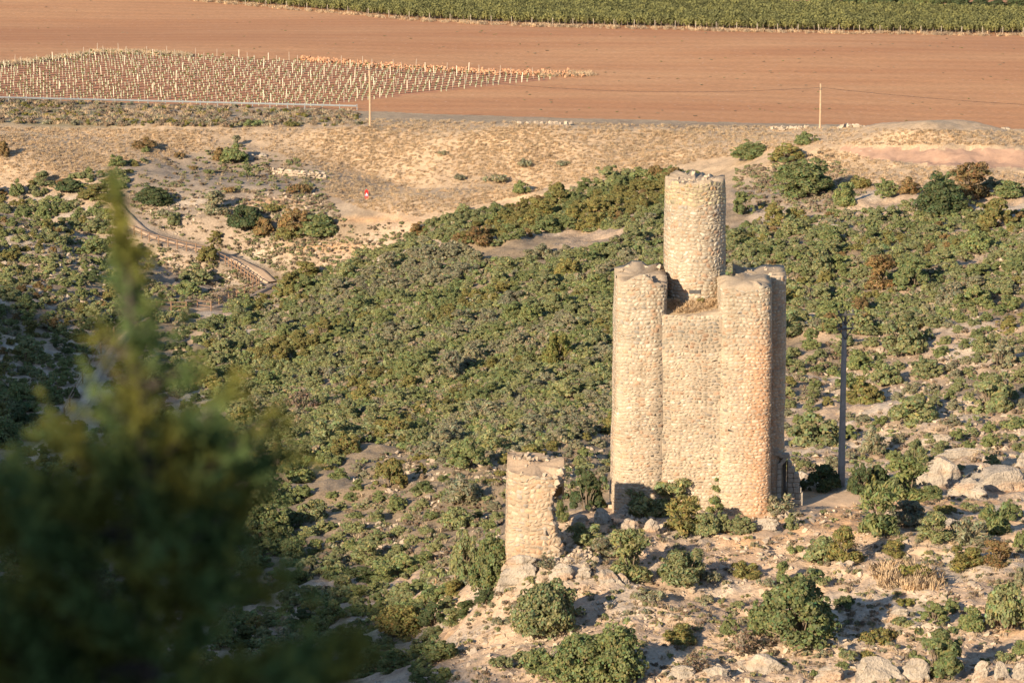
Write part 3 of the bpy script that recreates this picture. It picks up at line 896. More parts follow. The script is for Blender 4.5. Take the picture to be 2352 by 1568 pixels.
# ------------------------------------------------------------------ the tall tower
tw = empty('castle_tower', tuple(TOWER), 0.0)
tag(tw, 'tall ruined stone tower with round turrets and a cylindrical keep on top', 'tower')
def near_orange(p):
    # iron-stained courses on the right turret and near the foot
    x, z = p[0], p[2]
    a = math.exp(-((x - 3.9) / 1.0) ** 2) * (1 - min(1, max(0, (z - 9.5) / 2.5)))
    b = max(0.0, 1 - z / 4.5) * 0.5
    return min(1.0, a * 0.9 + b)
def stone_col(rng, p):
    base = np.array((0.575, 0.492, 0.378)) * rng.uniform(0.86, 1.07)
    r = rng.random()
    if r < 0.10: base = np.array((0.70, 0.61, 0.49)) * rng.uniform(0.9, 1.1)
    elif r < 0.22: base = np.array((0.46, 0.405, 0.335)) * rng.uniform(0.8, 1.1)
    elif r < 0.36: base = np.array((0.60, 0.40, 0.27)) * rng.uniform(0.85, 1.05)
    if p[2] > 9.8: base = base * np.array((0.90, 0.93, 0.94))
    if p[2] > 17.3 and p[1] > 1: base = base * np.array((1.0, 0.98, 0.80))
    o = near_orange(p)
    base = base * (1 - 0.4 * o) + np.array((0.62, 0.40, 0.25)) * 0.4 * o
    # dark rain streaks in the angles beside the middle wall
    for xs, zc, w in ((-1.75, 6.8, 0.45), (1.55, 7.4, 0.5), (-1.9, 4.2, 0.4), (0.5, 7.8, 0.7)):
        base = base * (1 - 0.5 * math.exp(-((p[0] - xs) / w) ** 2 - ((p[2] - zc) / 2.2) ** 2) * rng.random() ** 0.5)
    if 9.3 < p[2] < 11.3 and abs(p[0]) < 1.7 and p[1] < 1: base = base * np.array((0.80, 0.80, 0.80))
    return np.clip(base, 0.05, 0.85)
def mortar_col(v):
    c = np.zeros((len(v), 3)) + np.array((0.505, 0.41, 0.30))
    o = np.exp(-((v[:, 0] - 3.9) / 1.1) ** 2) * (1 - np.clip((v[:, 2] - 9.5) / 2.5, 0, 1))
    c = c * (1 - 0.7 * o[:, None]) + np.array((0.60, 0.31, 0.16)) * 0.7 * o[:, None]
    up = np.clip((v[:, 2] - 9) / 3, 0, 1)[:, None]
    return c * (1 - 0.45 * up) + np.array((0.36, 0.29, 0.215)) * 0.45 * up
HB = 13.45
def nz1(s, sc, seed, amp): return (fbm(s * sc, s * 0 + seed, seed, 3) - 0.5) * amp
o_left = outline_d(-2.93, 0.0, 0.80, 3.6, rx=1.42, ex=0.70)
o_right = outline_d(2.88, -0.1, 0.84, 2.4, rx=1.47, ex=0.70)
o_back = outline_d(3.95, 3.1, 1.0, 2.6, rx=1.45, ex=0.8)
o_mid = outline_wall(-2.3, 2.3, -0.60, 4.4, 0.08)
o_keep = outline_c(0.18, 3.25, 1.72)
sh_left = Shell(o_left, 0.17, HB); sh_right = Shell(o_right, 0.12, HB); sh_back = Shell(o_back, 0.05, HB)
sh_mid = Shell(o_mid, 0.10, 11.0); sh_keep = Shell(o_keep, 0.06, 18.6)
def fr(sh, s):   # 0 at the left, 1 at the right of a shell
    x = np.interp(np.mod(s, sh.L), sh.S, sh.Pw[:, 0]); return (x - sh.P[:, 0].min()) / np.ptp(sh.P[:, 0])
def top_left(s): return 13.25 + nz1(s, 1.6, 3, 0.7) + 0.35 * np.sin(fr(sh_left, s) * 3.0)
def top_right(s): return 12.95 + nz1(s, 1.6, 5, 0.6) + 0.15 * fr(sh_right, s)
def top_back(s): return 12.95 + nz1(s, 2.0, 7, 0.6)
def top_mid(s): return 11.35 + nz1(s, 1.8, 9, 0.6) + 0.2 * fr(sh_mid, s)
def top_keep(s): return 18.55 + nz1(s, 2.2, 12, 0.65)
SH = [('turret', sh_left, top_left, 'left turret, its flank darkened by the keep-side shadow'), ('turret', sh_right, top_right, None), ('turret', sh_back, top_back, None), ('curtain_wall', sh_mid, top_mid, None), ('keep', sh_keep, top_keep, None)]
polys = [sh.P for _, sh, _, _ in SH]
def hider(own, tops):
    P0 = polys[own]; m = [None if j == own else inpoly(P0[:, 0], P0[:, 1], P) for j, P in enumerate(polys)]
    lim = np.max([np.where(q, tops[j], -99.0) for j, q in enumerate(m) if q is not None], 0)
    back = SH[own][1].N[:, 1] > 0.75
    def h(x, y, z):
        k = int(((P0[:, 0] - x) ** 2 + (P0[:, 1] - y) ** 2).argmin())
        return bool(back[k]) or z < lim[k]
    return h
TOPS = [13.0, 12.7, 12.9, 11.2, 18.3]
rng = np.random.default_rng(31)
cores = []; lay = []
for j, (nm, sh, tp, _) in enumerate(SH):
    core = sh.core(nm, tp, tw, M['mortar'], mortar_col, cap=0.28 if j == 1 else 0.10 if j == 0 else 0.0)
    cores.append(core)
    z0 = {0: -0.6, 1: -0.9, 2: -0.3, 3: -0.5, 4: 10.2}[j]
    kw = dict(course=(0.14, 0.22), width=(0.16, 0.38), wild=0.045, big_above=9.0)
    if j == 4: kw = dict(course=(0.17, 0.27), width=(0.18, 0.40), wild=0.06)
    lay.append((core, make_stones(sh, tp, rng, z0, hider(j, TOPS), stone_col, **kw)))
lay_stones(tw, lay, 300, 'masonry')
# broken rims: loose stones of the wall heads
def rim_stones(parent, sh, top, n, rng, dz=0.0, spread=0.35):
    for k in range(n):
        s = rng.random() * sh.L
        t = float(top(np.array([s]))[0])
        p = sh.at(np.array([s]), np.array([t]), -spread * 3.2 * rng.random() ** 0.8 - 0.10)[0]
        o = put('loose_stone', RUBBLE[k % 6], M['stone'], parent)
        sc = 0.13 + 0.20 * rng.random() ** 1.5
        o.location = (p[0], p[1], p[2] - 0.09 + dz); o.rotation_euler = tuple(rng.random(3) * 6); o.scale = (sc * 1.3, sc, sc)
rg = np.random.default_rng(8)
for j, n in ((0, 44), (1, 44), (2, 30), (3, 10), (4, 44)):
    rim_stones(cores[j], SH[j][1], SH[j][2], n, rg)
# small window slot at the keep's foot, a dark box for its shaded opening
mb = MB(); mb.box((0.12, 1.50, 12.35), (0.62, 0.10, 0.20))
slot = mb.build('window_slot', M['iron'], cores[4])
mb = MB()
for x in (-0.22, 0.46): mb.box((x, 1.46, 11.75), (0.16, 0.22, 0.30))
mb.box((0.12, 1.45, 11.95), (0.9, 0.20, 0.16))
# ledge of earth between the turrets
mb = MB()
n = 12
pts = []
for i in range(n + 1):
    for k in range(6):
        x = -1.55 + 3.1 * i / n; y = -0.55 + 2.4 * k / 5
        pts.append((x, y, 11.2 + 0.14 * k + 0.18 * (vnoise(np.array([x * 2]), np.array([y * 2]), 4)[0] - 0.5)))
mb.poly(pts, [(i * 6 + k, (i + 1) * 6 + k, (i + 1) * 6 + k + 1, i * 6 + k + 1) for i in range(n) for k in range(5)], (0.46, 0.35, 0.22))
mb.build('earth_ledge', M['mortar'], cores[3], True)
# ruined doorway wall against the right turret
door = put('doorway_wall', MB().mesh('doorway_wall'), M['stone'], tw)
door.location = (4.42, 2.05, -0.25); door.rotation_euler = (0, 0, math.radians(4))
mb = MB()
mb.box((0.35, 0.75, 1.35), (0.75, 0.5, 2.9), None, (0.27, 0.235, 0.20))       # back of the recess, coloured darker for the shade in it
mb.box((0.99, 0.62, 1.15), (0.36, 0.12, 2.5), None, (0.22, 0.19, 0.165))      # dark panel standing in for the shade inside the arch
mb.box((1.62, 0.45, 0.25), (0.9, 0.7, 0.9), None, (0.42, 0.37, 0.31))
rear = mb.build('recess', M['stone'], door)
rb = random.Random(4)
def block(c, s, col=(0.47, 0.42, 0.35)):
    m = MB(); k = rb.uniform(0.85, 1.12)
    m.box((0, 0, 0), s, None, tuple(x * k for x in col))
    o = m.build('block', M['stone'], door); o.location = c
    o.rotation_euler = (rb.uniform(-.02, .02), rb.uniform(-.02, .02), rb.uniform(-.03, .03))
    md = o.modifiers.new('edge', 'BEVEL'); md.width = 0.03; md.segments = 1
z = 0.0
while z < 2.35:                                        # jamb
    h = rb.uniform(0.30, 0.42); block((0.70, 0.28, z + h / 2), (0.26, 0.42, h - 0.02), (0.55, 0.50, 0.42)); z += h
for k in range(6):                                    # voussoirs of the pointed arch
    t = k / 5
    block((0.70 + 0.30 * math.sin(t * 1.4), 0.28, 2.30 + 0.42 * t), (0.24, 0.42, 0.16), (0.50, 0.45, 0.38))
block((0.98, 0.28, 2.86), (0.62, 0.46, 0.24)); block((0.60, 0.28, 2.98), (0.42, 0.46, 0.24)); block((0.42, 0.3, 3.2), (0.5, 0.46, 0.24))
z = 0.0
while z < 2.62:                                        # stepped, broken wall right of the arch
    h = rb.uniform(0.26, 0.36)
    end = np.interp(z + h, [0, 0.4, 1.2, 1.8, 2.1, 2.4, 2.9], [2.12, 2.08, 1.98, 1.88, 1.70, 1.48, 1.28])
    x = 1.17
    while x < end - 0.12:
        w = min(rb.uniform(0.28, 0.5), end - x)
        block((x + w / 2, 0.28, z + h / 2), (w - 0.02, 0.5, h - 0.02)); x += w
    z += h

# ------------------------------------------------------------------ the small ruined tower
rt = empty('ruined_tower', tuple(RUIN), 0.0)
tag(rt, 'short broken stone tower with a jagged right side, left of the tall tower', 'tower')
o_ruin = outline_d(0.0, 0.0, 0.8, 1.4, rx=1.55, ex=0.8)
sh_ruin = Shell(o_ruin, 0.10, 5.6)
def top_ruin(s):  # slopes up to the back
    x = np.interp(np.mod(s, sh_ruin.L), sh_ruin.S, sh_ruin.Pw[:, 0])
    y = np.interp(np.mod(s, sh_ruin.L), sh_ruin.S, sh_ruin.Pw[:, 1])
    t = 4.62 + 0.75 * np.clip((y + 0.9) / 1.6, 0, 1) - 0.25 * np.clip(x, 0, 1) + nz1(s, 2.2, 15, 0.35)
    return np.where(y > 1.2, np.where(x > 0.9, 3.0, t), t)
def bite(x, y, z):      # the eaten-away right flank
    lim = np.interp(z, [0, 0.6, 1.2, 1.9, 2.6, 3.2, 3.7, 4.0, 4.3, 5.6], [1.58, 1.42, 1.20, 1.00, 0.90, 0.85, 1.00, 1.25, 1.52, 1.50])
    return x > lim + 0.22 * (vnoise(np.array([z * 4.1]), np.array([0.5]), 6)[0] - 0.5) * 2
def ruin_col(rng, p):
    base = np.array((0.57, 0.46, 0.34)) * rng.uniform(0.72, 1.1)
    r = rng.random()
    if r < 0.2: base = np.array((0.43, 0.38, 0.315)) * rng.uniform(0.8, 1.1)
    elif r < 0.32: base = np.array((0.60, 0.40, 0.26)) * rng.uniform(0.9, 1.05)
    return base
# core as a stack of slices so that the flank can be eaten away
zs = np.linspace(-1.0, 5.8, 48)
ring = []
ns = len(sh_ruin.P); sS = sh_ruin.S[:-1]
tops = top_ruin(sS)
for z in zs:
    q = sh_ruin.at(sS, np.minimum(z, tops - 0.02), -0.006)
    lim = np.interp(z, [0, 0.6, 1.2, 1.9, 2.6, 3.2, 3.7, 4.0, 4.3, 5.6], [1.58, 1.42, 1.20, 1.00, 0.90, 0.85, 1.00, 1.25, 1.52, 1.50]) - 0.05
    lim = lim + 0.16 * (vnoise(sS * 2.3, sS * 0 + z * 3.1, 6) - 0.5)
    q[:, 0] = np.minimum(q[:, 0], lim)
    ring.append(q)
rv = np.concatenate(ring)
cen = sh_ruin.P.mean(0)
inn = np.column_stack([cen + (ring[-1][:, :2] - cen) * 0.7, tops - 0.06 + (fbm(sS * 2, sS * 0, 18, 2) - 0.5) * 0.4])
rv = np.vstack([rv, inn, [[cen[0], cen[1], 5.0]]])
k = np.arange(ns); k1 = (k + 1) % ns
f4 = np.concatenate([np.stack([i * ns + k, i * ns + k1, (i + 1) * ns + k1, (i + 1) * ns + k], 1) for i in range(len(zs))])
f3 = np.stack([len(zs) * ns + k, len(zs) * ns + k1, np.full(ns, len(rv) - 1)], 1)
rc = put('wall', np_mesh('wall', rv, [f4, f3], np.zeros((len(rv), 3)) + np.array((0.49, 0.37, 0.26))), M['mortar'], rt)
rst = make_stones(sh_ruin, top_ruin, np.random.default_rng(77), -0.5, bite, ruin_col, course=(0.20, 0.30), width=(0.20, 0.42), wild=0.075)
lay_stones(rt, [(rc, rst)], 300, 'masonry')
rim_stones(rc, sh_ruin, top_ruin, 60, np.random.default_rng(9))
rg2 = np.random.default_rng(10)
for k in range(44):                                    # torn edge of the flank
    z = rg2.uniform(0.2, 5.0)
    lim = float(np.interp(z, [0, 0.6, 1.2, 1.9, 2.6, 3.2, 3.7, 4.0, 4.3, 5.6], [1.58, 1.42, 1.20, 1.00, 0.90, 0.85, 1.00, 1.25, 1.52, 1.50]))
    yy = rg2.uniform(-1.0, 1.2)
    xx = min(lim, 1.6 * math.sqrt(max(0.05, 1.0 - min(yy, 0) ** 2 / 1.05))) - 0.06
    o = put('loose_stone', RUBBLE[k % 6], M['stone'], rc); sc = rg2.uniform(0.22, 0.42)
    o.location = (xx, yy, z); o.rotation_euler = tuple(rg2.random(3) * 6); o.scale = (sc, sc * 1.2, sc)

# ------------------------------------------------------------------ concrete power pole by the tower
pb = ground_at(1932, 1117, 195)
sc_ = px_per_m(pb)
ph = (1117 - 712) / sc_ / math.cos(math.radians(14.5))
pole = empty('power_pole', tuple(pb - Vector((0, 0, 0.2))), math.radians(20))
tag(pole, 'grey tapered concrete power pole standing right of the tall tower', 'power pole')
mb = MB(); mb.box((0, 0, (ph - 0.55) / 2), (0.34, 0.30, ph - 0.55), None, None, 0.62); mb.build('post', M['concrete'], pole)
for i, (z, half) in enumerate(((ph - 0.12, 0.52), (ph - 0.95, 0.52))):
    mb = MB(); mb.box((0.0, -0.2, z), (half * 2, 0.10, 0.10)); arm = mb.build('cross_arm', M['iron'], pole)
    mb = MB(); mb.tube([(-0.42, -0.18, z), (-0.02, -0.16, z - 0.62)], 0.035, 5); mb.tube([(0.42, -0.18, z), (0.02, -0.16, z - 0.62)], 0.035, 5)
    mb.build('brace', M['iron'], pole)
    for x in (-0.48, 0.42):
        mb = MB(); mb.tube([(0, 0, 0), (0, 0, 0.08), (0, 0, 0.10), (0, 0, 0.20), (0, 0, 0.26)], [0.02, 0.03, 0.075, 0.07, 0.03], 8)
        o = mb.build('insulator', M['iron'], arm); o.location = (x, -0.2, z + 0.05)
mb = MB(); mb.tube([(0, -0.1, ph - 0.7), (0, -0.1, ph + 0.05)], [0.09, 0.06], 6); mb.build('pole_cap', M['iron'], pole)

# ------------------------------------------------------------------ wooden telephone poles and their wire
def phone_pole(u, vb, vt, label, ymin):
    g = ground_at(u, vb, ymin); s = px_per_m(g); h = (vb - vt) / s / math.cos(math.radians(10))
    r = empty('telephone_pole', tuple(g - Vector((0, 0, 0.3))))
    tag(r, label, 'telephone pole', 'wooden poles along the road')
    mb = MB(); mb.tube([(0, 0, 0), (0.02, 0, h * 0.5), (0, 0, h + 0.3)], [0.15, 0.13, 0.11], 9); mb.build('post', M['pole_wood'], r)
    mb = MB(); mb.box((0, -0.13, h - 0.35), (0.36, 0.07, 0.09)); mb.build('bracket', M['iron'], r)
    return g + Vector((0, -0.1, h - 0.45))
pa = phone_pole(850, 291, 149, 'wooden telephone pole at the corner of the young vineyard', 430)
pb2 = phone_pole(1883, 309, 193, 'wooden telephone pole above the small fallow field on the right', 425)
def wire(a, b, sag, label):
    mb = MB(); n = 22
    pts = []
    for i in range(n + 1):
        t = i / n; p = a.lerp(b, t); pts.append((p.x, p.y, p.z - sag * 4 * t * (1 - t)))
    mb.tube(pts, 0.022, 4, caps=False)
    tag(mb.build('telephone_wire', M['wire']), label, 'wire')
wire(pa, pb2, 1.5, 'thin black wire sagging between the two wooden telephone poles')
_e = ray(2900, 250); wire(pb2, Vector(_e * (447 / _e[1])), 0.9, 'thin black wire running off right from the telephone pole')

# ------------------------------------------------------------------ trail fences
def c6(x, y): return ((500 + x / 3.135) * 0.5742, (800 + y / 3.135) * 0.5742)
def fence(name, pts, label, hgt=1.05, rails=(0.5, 0.95)):
    G = [ground_at(u, v) for u, v in pts]
    r = empty(name, tuple(G[0])); tag(r, label, 'fence')
    pm = None
    for g in G:
        if pm is None:
            m = MB(); m.tube([(0, 0, -0.25), (0, 0, hgt)], [0.07, 0.065], 7); pm = m.mesh('post'); pm.materials.append(M['wood'])
        o = put('post', pm, None, r); o.location = g - G[0]
    for i in range(len(G) - 1):
        if (G[i + 1] - G[i]).length > 9: continue
        for z in rails:
            m = MB(); a = Vector((0, 0, z)); b = G[i + 1] - G[i] + Vector((0, 0, z))
            m.tube([a, a.lerp(b, 0.5) + Vector((0, 0, -0.015)), b], 0.042, 6); o = m.build('rail', M['wood'], r); o.location = G[i] - G[0]
F1 = [(20, 400), (115, 440), (210, 482), (305, 522), (422, 557), (540, 584), (655, 612), (772, 640), (890, 660), (1005, 692), (1105, 725), (1182, 772), (1258, 806), (1300, 835), (1337, 862), (1382, 890), (1418, 916), (1458, 950), (1500, 975), (1540, 1000), (1578, 1028), (1610, 1052), (1650, 1080), (1682, 1105)]
fence('trail_fence', [c6(*p) for p in F1], 'brown wooden post and rail fence along the upper stretch of the trail')
F2 = [(1682, 1112), (1600, 1150), (1500, 1190), (1400, 1235), (1300, 1280), (1180, 1335), (1080, 1390), (910, 1372), (770, 1395), (580, 1392), (400, 1395), (230, 1400)]
fence('trail_fence', [c6(*p) for p in F2], 'wooden fence on the lower turn of the trail, behind the scrub')
F3 = [(300, 742), (262, 775), (232, 812), (206, 850), (190, 880), (174, 908), (160, 934), (148, 962)]
fence('trail_fence', F3, 'short wooden fence dropping beside the trail behind the conifer')

# ------------------------------------------------------------------ warning sign on the grass slope
g = ground_at(842, 461, 380); s = px_per_m(g)
sg = empty('warning_sign', tuple(g), math.radians(8)); tag(sg, 'small red sign with a white triangle on the grassy slope', 'sign')
def sz(v): return (461 - v) / s
mb = MB(); mb.tube([(0, 0.03, -0.2), (0, 0.03, sz(433))], 0.03, 6); mb.build('post', M['pole_wood'], sg)
hw = 3.9 / s
mb = MB(); mb.box((0, 0, (sz(437) + sz(456)) / 2), (hw * 2, 0.03, sz(437) - sz(456))); mb.build('panel', M['red'], sg)
mb = MB(); mb.poly([(-hw * 0.8, -0.03, sz(449)), (hw * 0.8, -0.03, sz(449)), (0, -0.03, sz(442)), (-hw * 0.8, -0.02, sz(449)), (hw * 0.8, -0.02, sz(449)), (0, -0.02, sz(442))], [(0, 1, 2), (5, 4, 3), (0, 3, 4, 1), (1, 4, 5, 2), (2, 5, 3, 0)]); mb.build('white_triangle', M['white'], sg)
mb = MB(); mb.box((0, -0.025, sz(449.8)), (hw * 1.8, 0.012, 1.0 / s)); mb.build('violet_bar', M['blue'], sg)
mb = MB(); mb.box((0, -0.025, sz(453)), (hw * 1.5, 0.012, 3.0 / s)); mb.build('lower_plate', M['wood'], sg)
mb = MB(); mb.poly([(-hw * 0.6, 0, sz(437)), (hw * 0.6, 0, sz(437)), (0, 0, sz(433.5)), (-hw * 0.6, 0.02, sz(437)), (hw * 0.6, 0.02, sz(437)), (0, 0.02, sz(433.5))], [(0, 1, 2), (5, 4, 3), (0, 3, 4, 1), (1, 4, 5, 2), (2, 5, 3, 0)]); mb.build('peak', M['red'], sg)

# ------------------------------------------------------------------ guard rail beside the road
rail_px = [(-60 + 880 * i / 22, float(np.interp(-60 + 880 * i / 22, [-60, 0, 420, 820], [231, 233, 243, 253]))) for i in range(23)]
G = [ground_at(u, v, 455) for u, v in rail_px]
gr = empty('guard_rail', tuple(G[0])); tag(gr, 'pale grey metal guard rail along the road below the young vineyard', 'guard rail')
for i, gp in enumerate(G):
    mb = MB(); mb.box((0, 0, 0.3), (0.10, 0.12, 0.9)); o = mb.build('post', M['galv'], gr); o.location = gp - G[0]
    if i < len(G) - 1:
        d = G[i + 1] - gp; n = Vector((d.y, -d.x, 0)).normalized() * -1
        if n.y > 0: n = -n
        prof = [(0.10, 0.44), (0.15, 0.50), (0.10, 0.55), (0.15, 0.60), (0.10, 0.66)]
        mb = MB(); pts = []
        for q in (Vector((0, 0, 0)), d):
            for off, z in prof: pts.append(q + n * off + Vector((0, 0, z)))
        mb.poly(pts, [(k, k + 1, 5 + k + 1, 5 + k) for k in range(4)])
        o = mb.build('beam', M['galv'], gr); o.location = gp - G[0]

# ------------------------------------------------------------------ limestone
def rock_mesh(seed, n=8, blocky=4.0, cuts=18, rough=0.09):
    rng = np.random.default_rng(seed)
    t = np.linspace(-1, 1, n + 1)
    vs = {}; V_ = []; F = []
    def vid(p):
        k = tuple(np.round(p, 5))
        if k not in vs: vs[k] = len(V_); V_.append(p)
        return vs[k]
    for ax in range(3):
        for sg_ in (-1, 1):
            for i in range(n):
                for j in range(n):
                    q = []
                    for a, b in ((i, j), (i + 1, j), (i + 1, j + 1), (i, j + 1)):
                        p = np.zeros(3); p[ax] = sg_; p[(ax + 1) % 3] = t[a]; p[(ax + 2) % 3] = t[b]; q.append(vid(p))
                    F.append(q if sg_ > 0 else q[::-1])
    v = np.array(V_)
    v = v / ((np.abs(v) ** blocky).sum(1) ** (1 / blocky))[:, None]
    for k in range(cuts):
        nrm = rng.normal(size=3); nrm[2] = abs(nrm[2]) * 0.7; nrm /= np.linalg.norm(nrm); d = rng.uniform(0.52, 0.88)
        ex = np.maximum(v @ nrm - d, 0); v = v - ex[:, None] * nrm
    def n3(f, sd_, oc=3):
        return (fbm(v[:, 0] * f + 5, v[:, 1] * f, sd_, oc) + fbm(v[:, 1] * f, v[:, 2] * f + 9, sd_ + 5, oc) + fbm(v[:, 2] * f + 3, v[:, 0] * f, sd_ + 11, oc)) / 3 - 0.5
    body = n3(1.6, seed, 3); crack = np.abs(n3(1.3, seed + 40, 2))
    strata = v[:, 2] * 2.6 + 1.5 * n3(0.9, seed + 60, 2); fr_ = strata - np.floor(strata)
    k_ = 1 + rough * 4.2 * body + rough * 4 * n3(4.5, seed + 80, 2) - 0.30 * np.clip(1 - crack / 0.035, 0, 1) - 0.10 * (np.abs(fr_ - 0.5) < 0.13)
    v = v * np.stack([k_, k_, 1 + rough * 2.5 * body], 1)
    me = np_mesh('rock', v * 0.5, np.array(F))
    me.materials.append(M['rock'])
    return me
ROCKS = [rock_mesh(300 + k, 15, [3.0, 5.0, 4.0, 6.0, 3.5, 5.0][k]) for k in range(6)]
def c3(x, y): return ((1900 + x / 1.598) * 0.5742, (1750 + y / 1.598) * 0.5742)
def c4(x, y): return ((2900 + x / 1.5209) * 0.5742, (1700 + y / 1.5209) * 0.5742)
S3 = 0.5742 / 1.598; S4 = 0.5742 / 1.5209
def boulder(u, vb, wpx, hpx, label, depth=0.9, k=0, rz=0.0, sink=0.25, tilt=0.0, group=None):
    g = ground_at(u, vb); s = px_per_m(g); w = wpx / s; h = hpx / s * 1.0
    d = w * depth
    y = g.y + d * 0.35; x = g.x * y / g.y
    o = put('boulder', ROCKS[k % 6], None)
    o.location = (x, y, float(height(x, y)) * 0.3 + g.z * 0.7 + h * 0.08); o.scale = (w, d, h * 1.35); o.rotation_euler = (tilt, tilt * 0.6, rz)
    tag(o, label, 'rock', group or 'limestone rocks on the knoll')
    return o
B3 = [  # x, base y, w, h in the crop of the foot of the towers
 (680, 552, 130, 95, 'dark limestone boulder in shade right of the small ruined tower', 0, .3),
 (815, 558, 150, 110, 'pale blocky boulder between the two towers, largest of the row', 1, .1),
 (960, 500, 150, 80, 'flat topped boulder close to the tall tower foot, behind the row', 3, -.2),
 (985, 600, 190, 90, 'long cracked boulder in the row below the tower bushes', 4, .5),
 (1112, 605, 110, 105, 'upright grey boulder at the right end of the row between towers', 2, .2),
 (1225, 595, 45, 32, 'small loose stone right of the boulder row', 5, .7),
 (1550, 545, 70, 55, 'grey stone under the bushes at the tall tower foot', 0, .2),
 (300, 930, 400, 170, 'broad ledge of rock carrying the small ruined tower', 3, .12),
 (160, 830, 120, 110, 'jutting rock at the left edge of the ruined tower ledge', 1, .6),
 (560, 915, 210, 100, 'cracked slab right below the small ruined tower', 5, -.1),
 (700, 905, 170, 80, 'square jointed slab in the rock band below the boulder row', 3, .1),
 (850, 935, 170, 90, 'bluish slab in the middle of the rock band', 1, .25),
 (940, 930, 120, 75, 'narrow slab at the right end of the rock band', 4, .0),
 (830, 1100, 70, 60, 'lone grey rock below the rock band', 2, .4),
 (890, 1075, 50, 40, 'small rock beside the lone grey rock', 0, .9),
 (1230, 850, 90, 50, 'rock half hidden by a spiky bush below the tower', 4, .3),
 (1330, 1545, 300, 90, 'wide pale slab at the bottom edge right of the large bush', 3, .05),
 (1560, 1520, 180, 70, 'rounded slab at the bottom edge beside the overhang', 4, .2),
]
for x, y, w, h, lb, k, rz in B3:
    u, v = c3(x, y); boulder(u, v, w * S3 * 1.2, h * S3 * 1.2, lb, 0.8, k, rz)
B4 = [
 (1330, 380, 270, 210, 'grey boulder split by a dark crack above the right path', 4, .2, .8),
 (1450, 440, 240, 130, 'tilted orange based boulder leaning against the split one', 2, -.3, .7),
 (1690, 410, 360, 230, 'largest grey rock of the right outcrop, undercut below', 0, .1, .7),
 (1150, 300, 170, 60, 'low flat rock left of the split boulder', 3, .1, .7),
 (1590, 300, 130, 60, 'small block on top of the right outcrop', 1, .3, .8),
 (1810, 260, 120, 90, 'block at the right border above the outcrop', 5, .2, .8),
 (1460, 190, 420, 50, 'long thin ledge above the right outcrop', 3, .03, .3),
 (1300, 100, 260, 40, 'thin ledge in the scrub above the power pole right', 3, -.03, .3),
 (470, 330, 120, 60, 'pale rock behind the dark bush left of the power pole', 4, .2, .8),
 (710, 875, 50, 40, 'white stone beside the wide bush below the path', 1, .3, .9),
 (1350, 640, 170, 80, 'pale rock among shrubs right of the tall bush', 2, .4, .8),
 (1060, 1180, 230, 80, 'long pale ledge right of the large round bush', 3, .15, .5),
 (900, 1215, 90, 50, 'loose block left of the long pale ledge', 1, .5, .8),
 (250, 1520, 320, 120, 'dark grey rock with an overhang at the bottom edge', 4, -.1, .6),
 (640, 1560, 260, 90, 'rounded tan slab at the bottom edge, centre', 3, .1, .6),
 (930, 1560, 330, 130, 'big square slab at the bottom edge', 1, .05, .6),
 (1160, 1555, 220, 130, 'cracked slab beside the big square one at the bottom', 5, -.08, .6),
 (1560, 1555, 150, 130, 'upright block at the bottom right, left of the narrow one', 3, .0, .6),
 (1680, 1555, 110, 110, 'narrow block at the bottom right', 1, .1, .6),
 (1790, 1550, 120, 100, 'corner block at the bottom right', 5, -.05, .6),
 (250, 640, 330, 95, 'broken plinth of rock under the right turret', 3, .05, .45),
 (330, 530, 200, 60, 'rubble step at the foot of the right turret', 4, .1, .45),
]
for x, y, w, h, lb, k, rz, dp in B4:
    big = 1.35 if y > 1500 or (x > 1050 and y < 450) else 1.1
    u, v = c4(x, y); boulder(u, v, w * S4 * big, h * S4 * big, lb, dp, k, rz)
for u, vb, w, h, lb in [(600, 362, 26, 14, 'grey rock in the grass left of the green bush on the bank'), (572, 360, 22, 12, 'small grey rock in the dry grass of the bank'), (505, 352, 12, 9, 'tiny rock on the grass edge of the bank')]:
    boulder(u, vb, w, h, lb, 0.8, 2, 0.3, group='rocks on the grass bank')
# remains of a dry stone terrace wall on the bank
wpts = [(628, 400), (660, 404), (700, 408), (752, 412)]
G = [ground_at(*p) for p in wpts]
tr = empty('terrace_wall', tuple(G[0])); tag(tr, 'low dry stone terrace wall in the grass bank', 'wall')
rw = random.Random(12)
for i in range(3):
    d = G[i + 1] - G[i]; n = int(d.length / 0.42)
    for k in range(n):
        for c in range(2 + (rw.random() < 0.5)):
            o = put('stone', RUBBLE[rw.randrange(6)], M['stone'], tr)
            o.location = G[i] - G[0] + d * ((k + rw.random() * 0.4) / n) + Vector((0, rw.uniform(-.1, .1), 0.12 + c * 0.28))
            s_ = rw.uniform(0.36, 0.5); o.scale = (s_ * 1.2, s_, s_ * 0.8); o.rotation_euler = (rw.uniform(-.4, .4), rw.uniform(-.4, .4), rw.random() * 6)

# loose stones on the bare slopes
pts = []; scl = []
rg = np.random.default_rng(66)
def px_points(poly, n, ymin=150.0):
    us = [p[0] for p in poly]; vs = [p[1] for p in poly]; out = []
    while len(out) < n:
        m = n * 3
        u = rg.uniform(min(us), max(us), m); v = rg.uniform(min(vs), max(vs), m)
        k = inpoly(u, v, poly)
        out += list(zip(u[k], v[k]))
    return out[:n]
KNOLL_POLY = [(1020, 1568), (1060, 1440), (1150, 1300), (1330, 1190), (1650, 1210), (1850, 1170), (2000, 1150), (2352, 1140), (2352, 1568)]
SLOPE_R = [(1600, 1080), (1600, 900), (1810, 850), (1950, 760), (2100, 600), (2352, 520), (2470, 520), (2470, 1110), (2100, 1120)]
SLOPE_L = [(760, 1260), (820, 1060), (1150, 980), (1400, 960), (1390, 1130), (1160, 1180), (1150, 1330), (900, 1300)]
BANK_ROCK = [(300, 500), (440, 450), (720, 440), (800, 560), (640, 640), (560, 700), (400, 620)]
